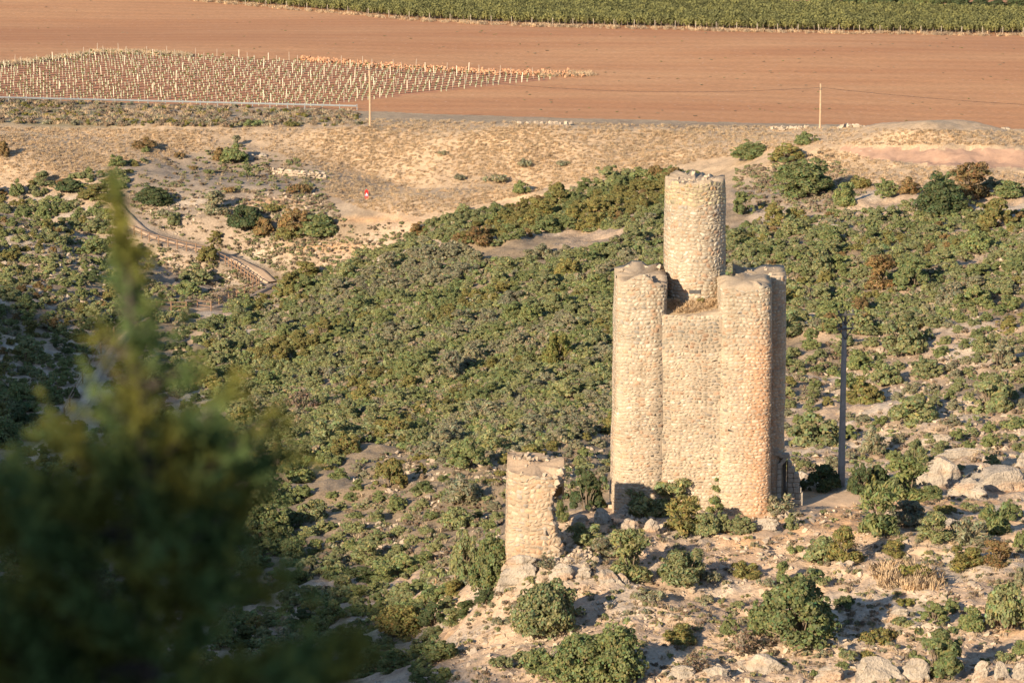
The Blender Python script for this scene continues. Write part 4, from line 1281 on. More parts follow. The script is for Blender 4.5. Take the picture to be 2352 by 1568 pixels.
LEFT_ROCK = [(0, 520), (260, 500), (330, 620), (200, 720), (0, 650)]
for poly, n, smn, smx in ((KNOLL_POLY, 2600, 0.10, 0.42), (SLOPE_R, 1500, 0.15, 0.55), (SLOPE_L, 900, 0.15, 0.5), (BANK_ROCK, 700, 0.15, 0.6), (LEFT_ROCK, 350, 0.2, 0.7)):
    q = np.array(px_points(poly, n)); q = q[off_trail(q[:, 0], q[:, 1])]; g = ground_many(q[:, 0], q[:, 1])
    g = g[vnoise(g[:, 0] * 0.25, g[:, 1] * 0.25, 91) > 0.42]
    pts.append(g + np.array([0, 0, 0.02])); scl.append(smn + (smx - smn) * rg.random(len(g)) ** 2.5)
pts = np.concatenate(pts); scl = np.concatenate(scl); n = len(pts)
scl = scl[:, None] * np.stack([rg.uniform(0.9, 1.5, n), rg.uniform(0.8, 1.3, n), rg.uniform(0.6, 1.0, n)], 1)
scatter('loose_stones', pts, rg.random((n, 3)) * np.array([0.7, 0.7, 6.28]), scl, rg.integers(0, 6, n), [(m, M['stone']) for m in RUBBLE], 'pale limestone chips strewn over the bare slopes and the knoll', 'stones')
# stones fallen from the two towers
q = []
for cx_, cy_, r0_, n_ in ((RUIN[0] + 0.8, RUIN[1] - 0.3, 1.9, 110), (TOWER[0] + 2.5, TOWER[1] - 0.9, 2.6, 110), (TOWER[0] - 2.5, TOWER[1] - 0.6, 2.4, 60)):
    a_ = rg.random(n_) * 6.28; r_ = r0_ * (0.6 + 0.9 * rg.random(n_)); q.append(np.column_stack([cx_ + r_ * np.cos(a_), cy_ + 0.8 * r_ * np.sin(a_)]))
q = np.concatenate(q); n = len(q)
scatter('fallen_stones', np.column_stack([q, height(q[:, 0], q[:, 1]) + 0.05]), rg.random((n, 3)) * 6.28, 0.14 + 0.34 * rg.random(n) ** 2, rg.integers(0, 6, n), [(m, M['stone']) for m in RUBBLE], 'fallen building stones strewn around the feet of both towers', 'stones')
# heap of orange field stones behind the young vineyard
u = 690 + 650 * rg.random(1500); v = np.interp(u, [690, 860, 1100, 1340], [135, 152, 166, 173]) + rg.normal(size=1500) * 2.3
pts = ground_many(u, v, 470); pts[:, 2] += 0.05 + np.abs(rg.normal(size=1500)) * 0.12
om = rubble_mesh(260); om2 = rubble_mesh(261)
for m_ in (om, om2):
    c = np.ones((len(m_.vertices), 4), np.float32); c[:, :3] = (0.60, 0.34, 0.20); m_.color_attributes['Col'].data.foreach_set('color', c.ravel())
n = len(pts)
scatter('field_stones', pts, rg.random((n, 3)) * 6.28, 0.18 + 0.3 * rg.random(n), rg.integers(0, 2, n), [(om, M['stone']), (om2, M['stone'])], 'long heap of orange field stones behind the young vineyard', 'stones')
u = rg.uniform(1150, 2400, 420); v = np.interp(u, [1150, 1800, 2352], [284, 297, 302]) + rg.normal(size=420) * 1.3 + 4 * (rg.random(420) < 0.3)
pts = ground_many(u, v, 436); pts[:, 2] += 0.1
pts = pts[vnoise(pts[:, 0] * 0.2, pts[:, 0] * 0 + 1.0, 17) > 0.45]
n = len(pts)
scatter('roadside_stones', pts, rg.random((n, 3)) * 6.28, 0.3 + 0.5 * rg.random(n), rg.integers(0, 6, n), [(m, M['stone']) for m in RUBBLE], 'broken line of white stones along the field edge', 'stones')

# ------------------------------------------------------------------ the young vineyard
A = ground_at(700, 246, 455); B = ground_at(1272, 181, 455)
rowd = Vector((B.x - A.x, B.y - A.y, 0)).normalized(); perp = Vector((-rowd.y, rowd.x, 0))
posts = []; vines = []; hoses = []; rv0 = random.Random(21)
ROWSP = 2.1
qq = np.array([(A.x + rowd.x * k * 1.15 + perp.x * r * ROWSP, A.y + rowd.y * k * 1.15 + perp.y * r * ROWSP) for r in range(-1, 40) for k in range(-90, 60)])
zv_ = height(qq[:, 0], qq[:, 1]); uv_ = project(np.column_stack([qq, zv_])); okv = inpoly(uv_[0], uv_[1], YV_POLY) & (uv_[0] > -70)
for r in range(-1, 40):
    seg = []
    for k in range(-90, 60):
        q = Vector((A.x, A.y, 0)) + rowd * (k * 1.15) + perp * (r * ROWSP)
        if q.y < 455 or q.y > 640: continue
        j_ = (r + 1) * 150 + k + 90
        if not okv[j_]: continue
        z = zv_[j_]; u, v = uv_[0][j_], uv_[1][j_]
        q = q + Vector((rv0.gauss(0, .05), rv0.gauss(0, .05), 0)); seg.append(Vector((q.x, q.y, z)))
        if (k + r * 2) % 6 == 0: posts.append((Vector((q.x, q.y, z)), r, k))
        elif rv0.random() < 0.9: vines.append((Vector((q.x, q.y, z)), float(u), float(v)))
    if len(seg) > 3: hoses.append((r, seg))
m = MB(); m.tube([(0, 0, -0.2), (0, 0, 1.5)], [0.04, 0.036], 6); pm = m.mesh('vine_post'); pm.materials.append(M['vpost'])
posts.sort(key=lambda q: q[0].y)
rv_ = random.Random(3)
for i, (p, r, k) in enumerate(posts[:300]):
    o = put('vine_post', pm, None); o.location = p
    o.rotation_euler = (rv_.gauss(0, .03), rv_.gauss(0, .05), 0); o.scale = (1, 1, rv_.uniform(0.9, 1.08))
    new = rv_.random() < 0.16
    if new:
        o.scale = (1.5, 1.5, 0.95)
        o.material_slots[0].link = 'OBJECT'; o.material_slots[0].material = M['vpost_new']
    tag(o, 'thick pale trellis post in the young vineyard' if new else 'thin grey trellis post in the young vineyard', 'post', 'pale trellis posts of the young vineyard' if new else 'grey trellis posts of the young vineyard')
tube_mb = MB(); tube_mb.tube([(0, 0, 0), (0, 0, 0.50)], [0.065, 0.065], 6); tm = tube_mb.mesh('tube'); tm.materials.append(M['tube'])
vine_v, vine_f = leaf_quads(np.random.default_rng(1).normal(size=(16, 3)) * np.array([0.13, 0.13, 0.10]) + np.array([0, 0, 0.52]), (lambda q: q / np.linalg.norm(q, axis=1, keepdims=True))(np.random.default_rng(2).normal(size=(16, 3))), 0.15, np.random.default_rng(3))
vm = np_mesh('leaves', vine_v, vine_f, np.ones((len(vine_v), 3))); vm.materials.append(LEAF['vine'])
vines.sort(key=lambda q: q[0].y)
for p, u, v in vines[:300]:
    r_ = empty('young_vine', tuple(p), rv_.random() * 6)
    tag(r_, 'young vine in a pale protective tube, in the front rows of the vineyard', 'vine', 'young vines in tubes')
    put('tube', tm, None, r_); lv = put('leaves', vm, None, r_); lv.location.z = 0.1; lv.scale = (0.8, 0.8, 0.8)
rest = vines[300:]
n = len(rest)
scatter('young_vines', [tuple(q[0]) for q in rest], np.stack([np.zeros(n), np.zeros(n), rg.random(n) * 6], 1), 0.85 + 0.3 * rg.random(n), np.zeros(n), [(tm, None)], 'young vines in pale tubes filling the back rows of the small vineyard', 'vines')
lf = [q for q in rest if rg.random() < 0.5]; n = len(lf)
scatter('vine_leaves', [tuple(q[0]) for q in lf], np.stack([np.zeros(n), np.zeros(n), rg.random(n) * 6], 1), 0.6 + 0.6 * rg.random(n), np.zeros(n), [(vm, None)], 'leaf tufts sprouting above the vine tubes of the back rows', 'vines')
ordn = ['first', 'second', 'third', 'fourth', 'fifth', 'sixth', 'seventh', 'eighth', 'ninth', 'tenth', 'eleventh', 'twelfth', 'thirteenth', 'fourteenth', 'fifteenth', 'sixteenth', 'seventeenth', 'eighteenth', 'nineteenth', 'twentieth'] + ['%dth' % k if k % 10 not in (1, 2, 3) else '%d%s' % (k, {1: 'st', 2: 'nd', 3: 'rd'}[k % 10]) for k in range(21, 120)]
for i, (r, seg) in enumerate(hoses):
    mb = MB(); mb.tube([p + Vector((0, 0, 0.30)) for p in seg[::3] + [seg[-1]]], 0.032, 4, caps=False)
    tag(mb.build('drip_hose', M['hose']), 'black drip hose strung along the %s row of young vines from the right' % ordn[i], 'hose', 'drip hoses of the young vineyard')

# ------------------------------------------------------------------ the mature vineyard on the plain
clv, clf = [], []
vsrc = []
for k in range(3):
    r2 = np.random.default_rng(400 + k); n = 170
    d = r2.normal(size=(n, 3)); d /= np.linalg.norm(d, axis=1, keepdims=True)
    c = d * np.array([0.62, 0.50, 0.62]) * (0.7 + 0.4 * r2.random((n, 1))) + np.array([0, 0, 1.02])
    nn = d + r2.normal(size=(n, 3)) * 0.5; nn /= np.linalg.norm(nn, axis=1, keepdims=True)
    v, f = leaf_quads(c, nn, 0.23, r2)
    b = 0.7 + 0.6 * r2.random(n)
    vsrc.append((np_mesh('vine_canopy', v, f, np.repeat(np.stack([b, b, b], 1), 4, 0)), LEAF['vine']))
pts = []
ys = np.arange(560, 700, 2.3)
for y in ys:
    for x in np.arange(-110, 125, 0.8):
        xx = x + rg.normal() * 0.12; yy = y + 0.035 * x * 0 + (x - 40) * -0.085 + rg.normal() * 0.15
        pts.append((xx, yy))
pts = np.array(pts); zz = height(pts[:, 0], pts[:, 1])
u, v, d = project(np.column_stack([pts, zz]))
k = (v < line_v(FRONT_FAR, u) - 1) & (v > line_v(BACK_FAR, u) + 12) & (u > -200) & (u < 2600) & (v > -45)
P3 = np.column_stack([pts, zz])[k]
n = len(P3)
scatter('vineyard', P3, np.stack([np.zeros(n), np.zeros(n), rg.random(n) * 6.28], 1), np.stack([0.9 + 0.3 * rg.random(n), 0.9 + 0.3 * rg.random(n), 0.85 + 0.35 * rg.random(n)], 1), rg.integers(0, 3, n), vsrc, 'wide green vineyard in full leaf across the far edge of the red field', 'vineyard')
mb = MB(); mb.tube([(0, 0, -0.2), (0, 0, 1.25)], [0.05, 0.05], 5); pm2 = mb.mesh('end_post'); pm2.materials.append(M['vpost'])
k = 0
for u in np.arange(470, 2352, 47):
    v = line_v(FRONT_FAR, u); g = ground_at(float(u), float(v) + 1.0, 500)
    o = put('end_post', pm2, None); o.location = g
    tag(o, 'grey end post at the edge of the far vineyard, %s from the left' % ordn[k], 'post', 'end posts of the far vineyard'); k += 1
mb = MB()
for k in range(1): mb.tube([(0, 0, -0.1), (0.03, 0.02, 0.3), (0, 0, 0.75)], [0.05, 0.04, 0.045], 5)
trunk_me = mb.mesh('vine_trunk'); trunk_me.materials.append(M['bark'])
u = np.arange(440, 2420, 13.0); tp = ground_many(u, line_v(FRONT_FAR, u) - 0.5, 500)
scatter('vine_trunks', tp, np.column_stack([np.zeros(len(tp)), np.zeros(len(tp)), rg.random(len(tp)) * 6]), 0.9 + 0.4 * rg.random(len(tp)), np.zeros(len(tp)), [(trunk_me, None)], 'row of dark vine trunks under the front edge of the far vineyard', 'vine trunks')

# ------------------------------------------------------------------ trees and olives beyond the vineyard
def tree(u, v, wpx, hpx, colour, label, seed):
    g = ground_at(u, v, 560); s = px_per_m(g); w = wpx / s; h = hpx / s
    r = empty('pine_tree', tuple(g)); tag(r, label, 'tree', 'trees beyond the far vineyard')
    mb = MB(); mb.tube([(0, 0, -0.3), (0.05, 0, h * 0.3), (0, 0.05, h * 0.7)], [w * 0.05, w * 0.04, w * 0.015], 7); mb.build('trunk', M['bark'], r)
    me, st = V['big'][seed % 3]
    o = put('crown', me, LEAF[colour], r); o.location = (0, 0, h * 0.10); o.scale = (w, w, h * 0.9 / 0.82); o.rotation_euler = (0, 0, seed)
    o.material_slots[0].link = 'OBJECT'; o.material_slots[0].material = LEAF[colour]
for i, (u, v, w, h, cl) in enumerate([(1885, 15, 60, 40, 'green'), (1925, 16, 60, 44, 'dark'), (1962, 17, 55, 46, 'dark'), (2002, 19, 66, 48, 'green'), (2046, 20, 60, 46, 'dark'), (2090, 20, 62, 50, 'green'), (2128, 21, 58, 44, 'green'), (2165, 22, 60, 40, 'dark'), (2205, 23, 62, 38, 'dark'), (2250, 23, 60, 30, 'dark'), (2292, 23, 58, 24, 'dark'), (2335, 23, 62, 36, 'dark')]):
    tree(u, v, w, h, cl, 'dark evergreen tree behind the far vineyard, %s from the left' % ordn[i], i)
me, st = V['round'][2]
for i in range(26):
    u = 1150 + 27 * i; v = -2 + 3.5 * (i % 3) + 4 * (u - 1130) / 740
    if v > line_v(BACK_FAR, u) - 1: v = line_v(BACK_FAR, u) - 1.5
    g = ground_at(u, v, 600)
    o = put('olive_tree', me, LEAF['grey']); o.location = g; o.scale = (0.9, 0.9, 0.9)
    o.material_slots[0].link = 'OBJECT'; o.material_slots[0].material = LEAF['grey']
    tag(o, 'tiny olive sapling in the orange orchard at the top edge, %s from the left' % ordn[i], 'tree', 'olive saplings in the orchard')

# ------------------------------------------------------------------ shrubs one can point at
HAND = []
def S(u, vb, w, h, form, colour, label, **kw):
    shrub_px(u, vb, w, h, form, colour, label, **kw)
    HAND.append((u, vb - h * 0.5, w * 0.5, h * 0.5))
def S3_(x, yb, yt, w, form, colour, label, **kw):
    u, v = c3(x, yb); S(u, v, w * S3, (yb - yt) * S3, form, colour, label, **kw)
def S4_(x, yb, yt, w, form, colour, label, **kw):
    u, v = c4(x, yb); S(u, v, w * S4, (yb - yt) * S4, form, colour, label, **kw)
S3_(450, 1310, 890, 480, 'big', 'olive', 'large round grey green bush below the small ruined tower')
S3_(690, 1600, 1200, 420, 'big', 'green', 'large bush at the bottom edge below the round grey green one, left half')
S3_(900, 1590, 1190, 400, 'big', 'green', 'large bush at the bottom edge casting a long shadow right')
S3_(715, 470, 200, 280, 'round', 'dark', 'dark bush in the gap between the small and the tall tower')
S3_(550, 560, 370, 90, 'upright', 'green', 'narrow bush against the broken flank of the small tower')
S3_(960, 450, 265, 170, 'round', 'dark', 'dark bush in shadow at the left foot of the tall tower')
S3_(1090, 520, 285, 270, 'upright', 'olive', 'spreading olive juniper in front of the tall tower foot')
S3_(1260, 510, 310, 260, 'upright', 'olive', 'second juniper from the left in front of the tall tower')
S3_(1535, 500, 240, 170, 'cone', 'green', 'pointed dark green juniper against the tall tower wall')
S3_(1330, 645, 450, 220, 'upright', 'yellow', 'yellowish bush below the junipers at the tall tower')
S3_(1470, 640, 470, 200, 'round', 'olive', 'wide olive bush below the pointed juniper')
S3_(1020, 500, 430, 90, 'low', 'green', 'small green tuft behind the row of boulders')
S3_(700, 700, 560, 190, 'upright', 'olive', 'olive bush just right of the small tower foot')
S3_(840, 770, 640, 200, 'upright', 'grey', 'greyish bush left of the tall juniper bush on the knoll')
S3_(990, 910, 640, 270, 'upright', 'olive', 'tall juniper bush in the middle of the knoll slope')
S3_(890, 880, 830, 80, 'low', 'green', 'small green shrub at the foot of the tall juniper bush')
S3_(460, 865, 770, 120, 'thin', 'grey', 'thin grey bush on the ledge below the small tower')
S3_(1340, 1000, 770, 260, 'upright', 'olive', 'spiky juniper with grey stems right of the rock band')
S3_(1490, 950, 850, 180, 'low', 'grey', 'low greyish shrub trailing right of the spiky juniper')
S3_(1210, 895, 815, 95, 'low', 'green', 'small bush in front of a rock left of the spiky juniper')
S3_(1310, 1320, 1205, 190, 'upright', 'yellow', 'small yellow green bush alone on the stony slope')
S3_(100, 990, 590, 270, 'big', 'green', 'tall green bush left of the small tower ledge')
S3_(-60, 900, 560, 200, 'round', 'olive', 'olive bush behind the tall one left of the small tower')
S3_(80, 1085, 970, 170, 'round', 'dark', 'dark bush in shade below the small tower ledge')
S3_(420, 1530, 1380, 200, 'upright', 'green', 'soft green bush near the bottom edge left of the large pair')
S3_(160, 1480, 1395, 150, 'low', 'olive', 'low bush on the pale slope near the bottom edge')
S3_(165, 1215, 1140, 130, 'low', 'grey', 'grey cushion shrub on the slope left of the round bush')
S3_(310, 1450, 1355, 150, 'low', 'olive', 'low olive shrub below the large round bush')
S3_(1100, 1050, 950, 200, 'low', 'grey', 'grey cushion shrub under the rock band')
S3_(1480, 1065, 990, 130, 'low', 'grey', 'small grey shrub below the spiky juniper')
S3_(870, 1045, 1000, 60, 'low', 'green', 'tiny green shrub beside the lone grey rock')
S3_(1430, 1490, 1360, 180, 'thin', 'twig', 'leafless grey bush above the wide pale slab')
S4_(430, 1400, 980, 500, 'big', 'green', 'largest bright green bush on the lower knoll')
S4_(560, 1010, 930, 150, 'low', 'olive', 'olive tuft on top of the largest green bush')
S4_(200, 1300, 1090, 180, 'round', 'green', 'bush joined to the left flank of the largest green one')
S4_(30, 1300, 1160, 120, 'round', 'green', 'small round green bush left of the largest one')
S4_(100, 1420, 1270, 200, 'thin', 'twig', 'bare grey bush below the small round green bush')
S4_(600, 845, 650, 250, 'round', 'olive', 'wide olive bush below the footpath, left part')
S4_(720, 830, 640, 200, 'upright', 'yellow', 'yellowish bush below the footpath, right part')
S4_(440, 785, 715, 110, 'low', 'green', 'small green shrub left of the wide olive bush')
S4_(930, 710, 430, 230, 'upright', 'green', 'tall bright juniper bush at the right of the footpath')
S4_(890, 425, 290, 80, 'upright', 'yellow', 'slim pale shrub at the edge of the tower shadow')
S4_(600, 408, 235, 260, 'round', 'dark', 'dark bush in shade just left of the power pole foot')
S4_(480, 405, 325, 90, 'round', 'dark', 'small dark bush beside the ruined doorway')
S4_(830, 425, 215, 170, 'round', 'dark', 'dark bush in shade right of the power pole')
S4_(930, 400, 230, 150, 'round', 'dark', 'second dark bush right of the power pole')
S4_(1110, 465, 250, 240, 'upright', 'green', 'green bush left of the split boulder')
S4_(1250, 455, 350, 160, 'round', 'green', 'round bush at the foot of the split boulder')
S4_(1020, 470, 320, 120, 'upright', 'olive', 'olive bush between the dark bush and the split boulder bush')
S4_(1110, 645, 470, 220, 'round', 'grey', 'brownish bush right of the tall bright juniper bush')
S4_(1270, 730, 580, 180, 'upright', 'olive', 'olive bush above the side path, centre')
S4_(1480, 735, 560, 220, 'upright', 'grey', 'greyish bush above the side path, right of the olive one')
S4_(1640, 680, 460, 150, 'upright', 'green', 'green bush below the undercut rock')
S4_(1745, 590, 460, 140, 'round', 'green', 'round bush right below the undercut rock')
S4_(1480, 520, 460, 110, 'low', 'olive', 'low shrub beneath the tilted boulder')
S4_(1340, 540, 470, 120, 'low', 'yellow', 'low yellowish shrub left of the orange rock foot')
S4_(1020, 815, 730, 120, 'upright', 'yellow', 'small yellowish bush beside the side path bend')
S4_(1470, 885, 740, 200, 'upright', 'yellow', 'yellow green bush below the side path, left of a pair')
S4_(1660, 860, 740, 170, 'upright', 'rust', 'brownish bush below the side path, right of a pair')
S4_(1795, 770, 640, 100, 'round', 'green', 'green bush cut by the right border above the side path')
S4_(1160, 935, 830, 190, 'low', 'pale', 'pale low shrub among golden grass below the side path')
S4_(120, 935, 830, 160, 'upright', 'yellow', 'small bush on the bare slope under the tall tower')
S4_(350, 965, 855, 95, 'upright', 'green', 'little green bush right of the small one on the bare slope')
S4_(250, 1005, 930, 130, 'low', 'grey', 'low brown shrub between two small bushes on the bare slope')
S4_(85, 1125, 1070, 90, 'low', 'olive', 'tiny shrub above the small round green bush')
S4_(1300, 1550, 1280, 330, 'round', 'green', 'big dark bush at the bottom right ledge')
S4_(1500, 1260, 1090, 170, 'round', 'green', 'round green bush left of the large right border bush')
S4_(1710, 1270, 930, 280, 'round', 'olive', 'large grey green bush near the right border')
S4_(1700, 1180, 1000, 160, 'thin', 'twig', 'bare twigs on top of the large right border bush')
S4_(1270, 1225, 1110, 190, 'round', 'green', 'low green bush right of the long pale ledge')
S4_(1380, 1150, 1060, 110, 'round', 'green', 'small dark bush behind the low green bush')
S4_(1800, 1410, 1300, 110, 'round', 'green', 'bush at the right border above the corner block')
S4_(1800, 1000, 870, 90, 'upright', 'grey', 'greyish bush at the right border below the side path')
S4_(750, 1425, 1355, 110, 'low', 'olive', 'low olive shrub above the rounded tan slab')
S4_(870, 1430, 1375, 90, 'low', 'yellow', 'low yellow shrub above the big square slab')
S4_(720, 1485, 1425, 90, 'low', 'green', 'tiny green shrub on the rounded tan slab')
S4_(545, 1535, 1480, 70, 'low', 'green', 'tiny green shrub on the orange edge at the bottom')
S4_(940, 1330, 1210, 230, 'low', 'yellow', 'wide low yellowish shrub right of the largest green bush')
S4_(1090, 1230, 1160, 150, 'low', 'olive', 'low shrub under the long pale ledge')
S4_(1090, 1110, 1045, 110, 'low', 'pale', 'pale cushion shrub on the long ledge')
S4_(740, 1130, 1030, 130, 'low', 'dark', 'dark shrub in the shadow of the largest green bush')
S4_(340, 565, 430, 170, 'thin', 'grey', 'feathery grey shrub at the foot of the right turret')
S4_(400, 640, 520, 90, 'round', 'olive', 'small bush on the broken plinth corner')
S4_(95, 675, 560, 190, 'round', 'olive', 'rounded bush below the right turret plinth')
S4_(-20, 660, 520, 120, 'round', 'olive', 'bush at the left end of the turret plinth')
S4_(1690, 1440, 1380, 120, 'low', 'olive', 'low shrub above the narrow block at the bottom right')
S4_(1700, 1510, 1450, 70, 'low', 'green', 'tiny shrub on the blocks at the bottom right')
S4_(900, 205, 25, 150, 'upright', 'grey', 'greyish bush above the dark pole bushes')
S4_(1160, 225, 55, 120, 'upright', 'olive', 'olive bush on the ledge above the right outcrop')
S4_(1240, 235, 175, 130, 'low', 'olive', 'low bush at the left top of the split boulder')
S4_(1620, 265, 160, 120, 'round', 'olive', 'rounded bush on top of the right outcrop')
S4_(1410, 95, 25, 110, 'round', 'green', 'bush on the long ledge above the right outcrop')
S4_(1310, 290, 250, 40, 'low', 'green', 'tuft growing on the split boulder')
# on the slope behind
for a in [
 (1850, 333, 52, 32, 'round', 'green', 'bush beside the right telephone pole'),
 (1725, 368, 92, 36, 'big', 'green', 'long low bush left below the right telephone pole'),
 (1808, 378, 84, 42, 'round', 'yellow', 'yellowish bush below the right telephone pole'),
 (1845, 458, 150, 78, 'big', 'green', 'large dark bush on the grass below the telephone pole'),
 (1940, 478, 54, 58, 'upright', 'green', 'upright bush right of the large dark one below the pole'),
 (1978, 436, 46, 30, 'upright', 'yellow', 'small yellowish bush at the foot of the fallow field'),
 (2032, 458, 58, 42, 'round', 'green', 'round bush on the dry grass below the fallow field'),
 (2160, 500, 118, 88, 'big', 'dark', 'large dark bush at the edge of the right scrub'),
 (2165, 432, 38, 40, 'upright', 'green', 'slim bush behind the large dark one at the scrub edge'),
 (2228, 468, 92, 68, 'upright', 'rust', 'rust brown autumn bush beside the large dark one'),
 (2280, 436, 60, 34, 'round', 'grey', 'grey green bush under the fallow field near the right border'),
 (2318, 462, 74, 40, 'round', 'green', 'bush at the right border below the fallow field'),
 (2090, 450, 50, 40, 'upright', 'rust', 'orange brown bush left of the large dark scrub edge bush'),
 (1706, 494, 56, 56, 'round', 'green', 'dark bush just right of the keep'),
 (1196, 452, 40, 32, 'round', 'green', 'lone bush on the golden slope nearest the scrub'),
 (1056, 418, 28, 20, 'low', 'grey', 'leftmost small grey cushion shrub on the golden slope'),
 (1140, 425, 46, 28, 'low', 'grey', 'wide grey cushion low on the golden slope'),
 (1205, 392, 38, 24, 'low', 'grey', 'middle grey cushion on the golden slope'),
 (1290, 386, 32, 20, 'low', 'grey', 'right small grey cushion on the golden slope'),
 (1018, 360, 24, 14, 'low', 'grey', 'highest faint cushion on the golden slope'),
 (536, 383, 70, 48, 'round', 'green', 'green bush on the bank above the trail'),
 (505, 372, 36, 34, 'round', 'rust', 'reddish bush joined left of the green bank bush'),
 (544, 340, 22, 22, 'upright', 'grey', 'small grey bush above the green bank bush'),
 (567, 410, 26, 34, 'thin', 'green', 'thin green shrub below the green bank bush'),
 (692, 450, 58, 32, 'low', 'rust', 'domed brown bush at the edge of the golden slope'),
 (333, 346, 60, 28, 'round', 'rust', 'dark reddish bush on the crest of the left grass bank'),
 (335, 352, 22, 16, 'round', 'green', 'small green bush in front of the reddish crest bush'),
 (8, 365, 32, 44, 'round', 'rust', 'brown bush at the left border on the grass bank'),
 (412, 366, 26, 20, 'low', 'rust', 'small brown tuft left of the bank rocks'),
 (443, 392, 24, 16, 'low', 'rust', 'brown tuft below the bank rocks'),
 (480, 400, 24, 14, 'low', 'green', 'green tuft below the bank rocks'),
 (527, 446, 32, 20, 'low', 'rust', 'rusty shrub on the pale rock above the trail'),
 (352, 484, 96, 42, 'big', 'dark', 'dark oblong bush above the trail fence'),
 (375, 500, 30, 20, 'low', 'grey', 'grey tuft below the dark oblong bush'),
 (564, 562, 84, 64, 'round', 'dark', 'dark round green bush above the trail bend'),
 (604, 560, 50, 50, 'round', 'rust', 'brown shrub at the right side of the dark round bush'),
 (494, 505, 48, 46, 'upright', 'grey', 'grey brown bush on the rocks above the trail'),
 (495, 568, 36, 28, 'round', 'yellow', 'yellow green tuft by the trail under the rocks'),
 (625, 495, 54, 22, 'low', 'yellow', 'low yellowish bush on the rocks above the trail bend'),
 (680, 545, 80, 52, 'round', 'rust', 'rust coloured bush right of the trail'),
 (735, 558, 96, 52, 'round', 'green', 'green bush below the rust coloured one'),
 (660, 572, 60, 36, 'round', 'yellow', 'yellow green bush between the two trailside bushes'),
 (400, 530, 34, 30, 'upright', 'olive', 'bush on the sandy patch beside the trail'),
 (450, 655, 80, 50, 'round', 'olive', 'bush below the trail fence on the rocks'),
 (430, 680, 70, 40, 'round', 'green', 'bush lower left below the trail fence'),
 (480, 625, 60, 44, 'round', 'yellow', 'yellow green bush touching the trail fence'),
 (580, 293, 42, 22, 'low', 'green', 'green tuft on the road verge'),
 (670, 292, 40, 16, 'low', 'yellow', 'yellowish tuft on the road verge'),
 (1282, 838, 64, 76, 'upright', 'pale', 'bright yellow green young pine in the dense scrub'),
 (690, 945, 72, 54, 'thin', 'twig', 'bare grey bush in the dense scrub beside the conifer'),
 (160, 450, 70, 34, 'round', 'dark', 'grey green bush on the left slope above the trail'),
 (225, 470, 90, 34, 'round', 'yellow', 'yellow brown bush at the edge of the left grass bank'),
 (40, 455, 40, 44, 'round', 'green', 'green bush at the left border'),
]:
    S(*a)
# grassy plants on the tower ledges
for x, y, z, w, h, cl, lb in [(-0.9, 1.2, 11.5, 0.7, 0.6, 'straw2', 'dry bush on the wall ledge beside the left turret'), (0.5, 1.45, 11.8, 0.5, 0.3, 'yellow', 'green tuft at the foot of the keep')]:
    add_shrub('ledge_plant', (TOWER[0] + x, TOWER[1] + y, TOWER[2] + z), w, h, 'thin' if cl == 'straw2' else 'low', cl, lb, 'plant')

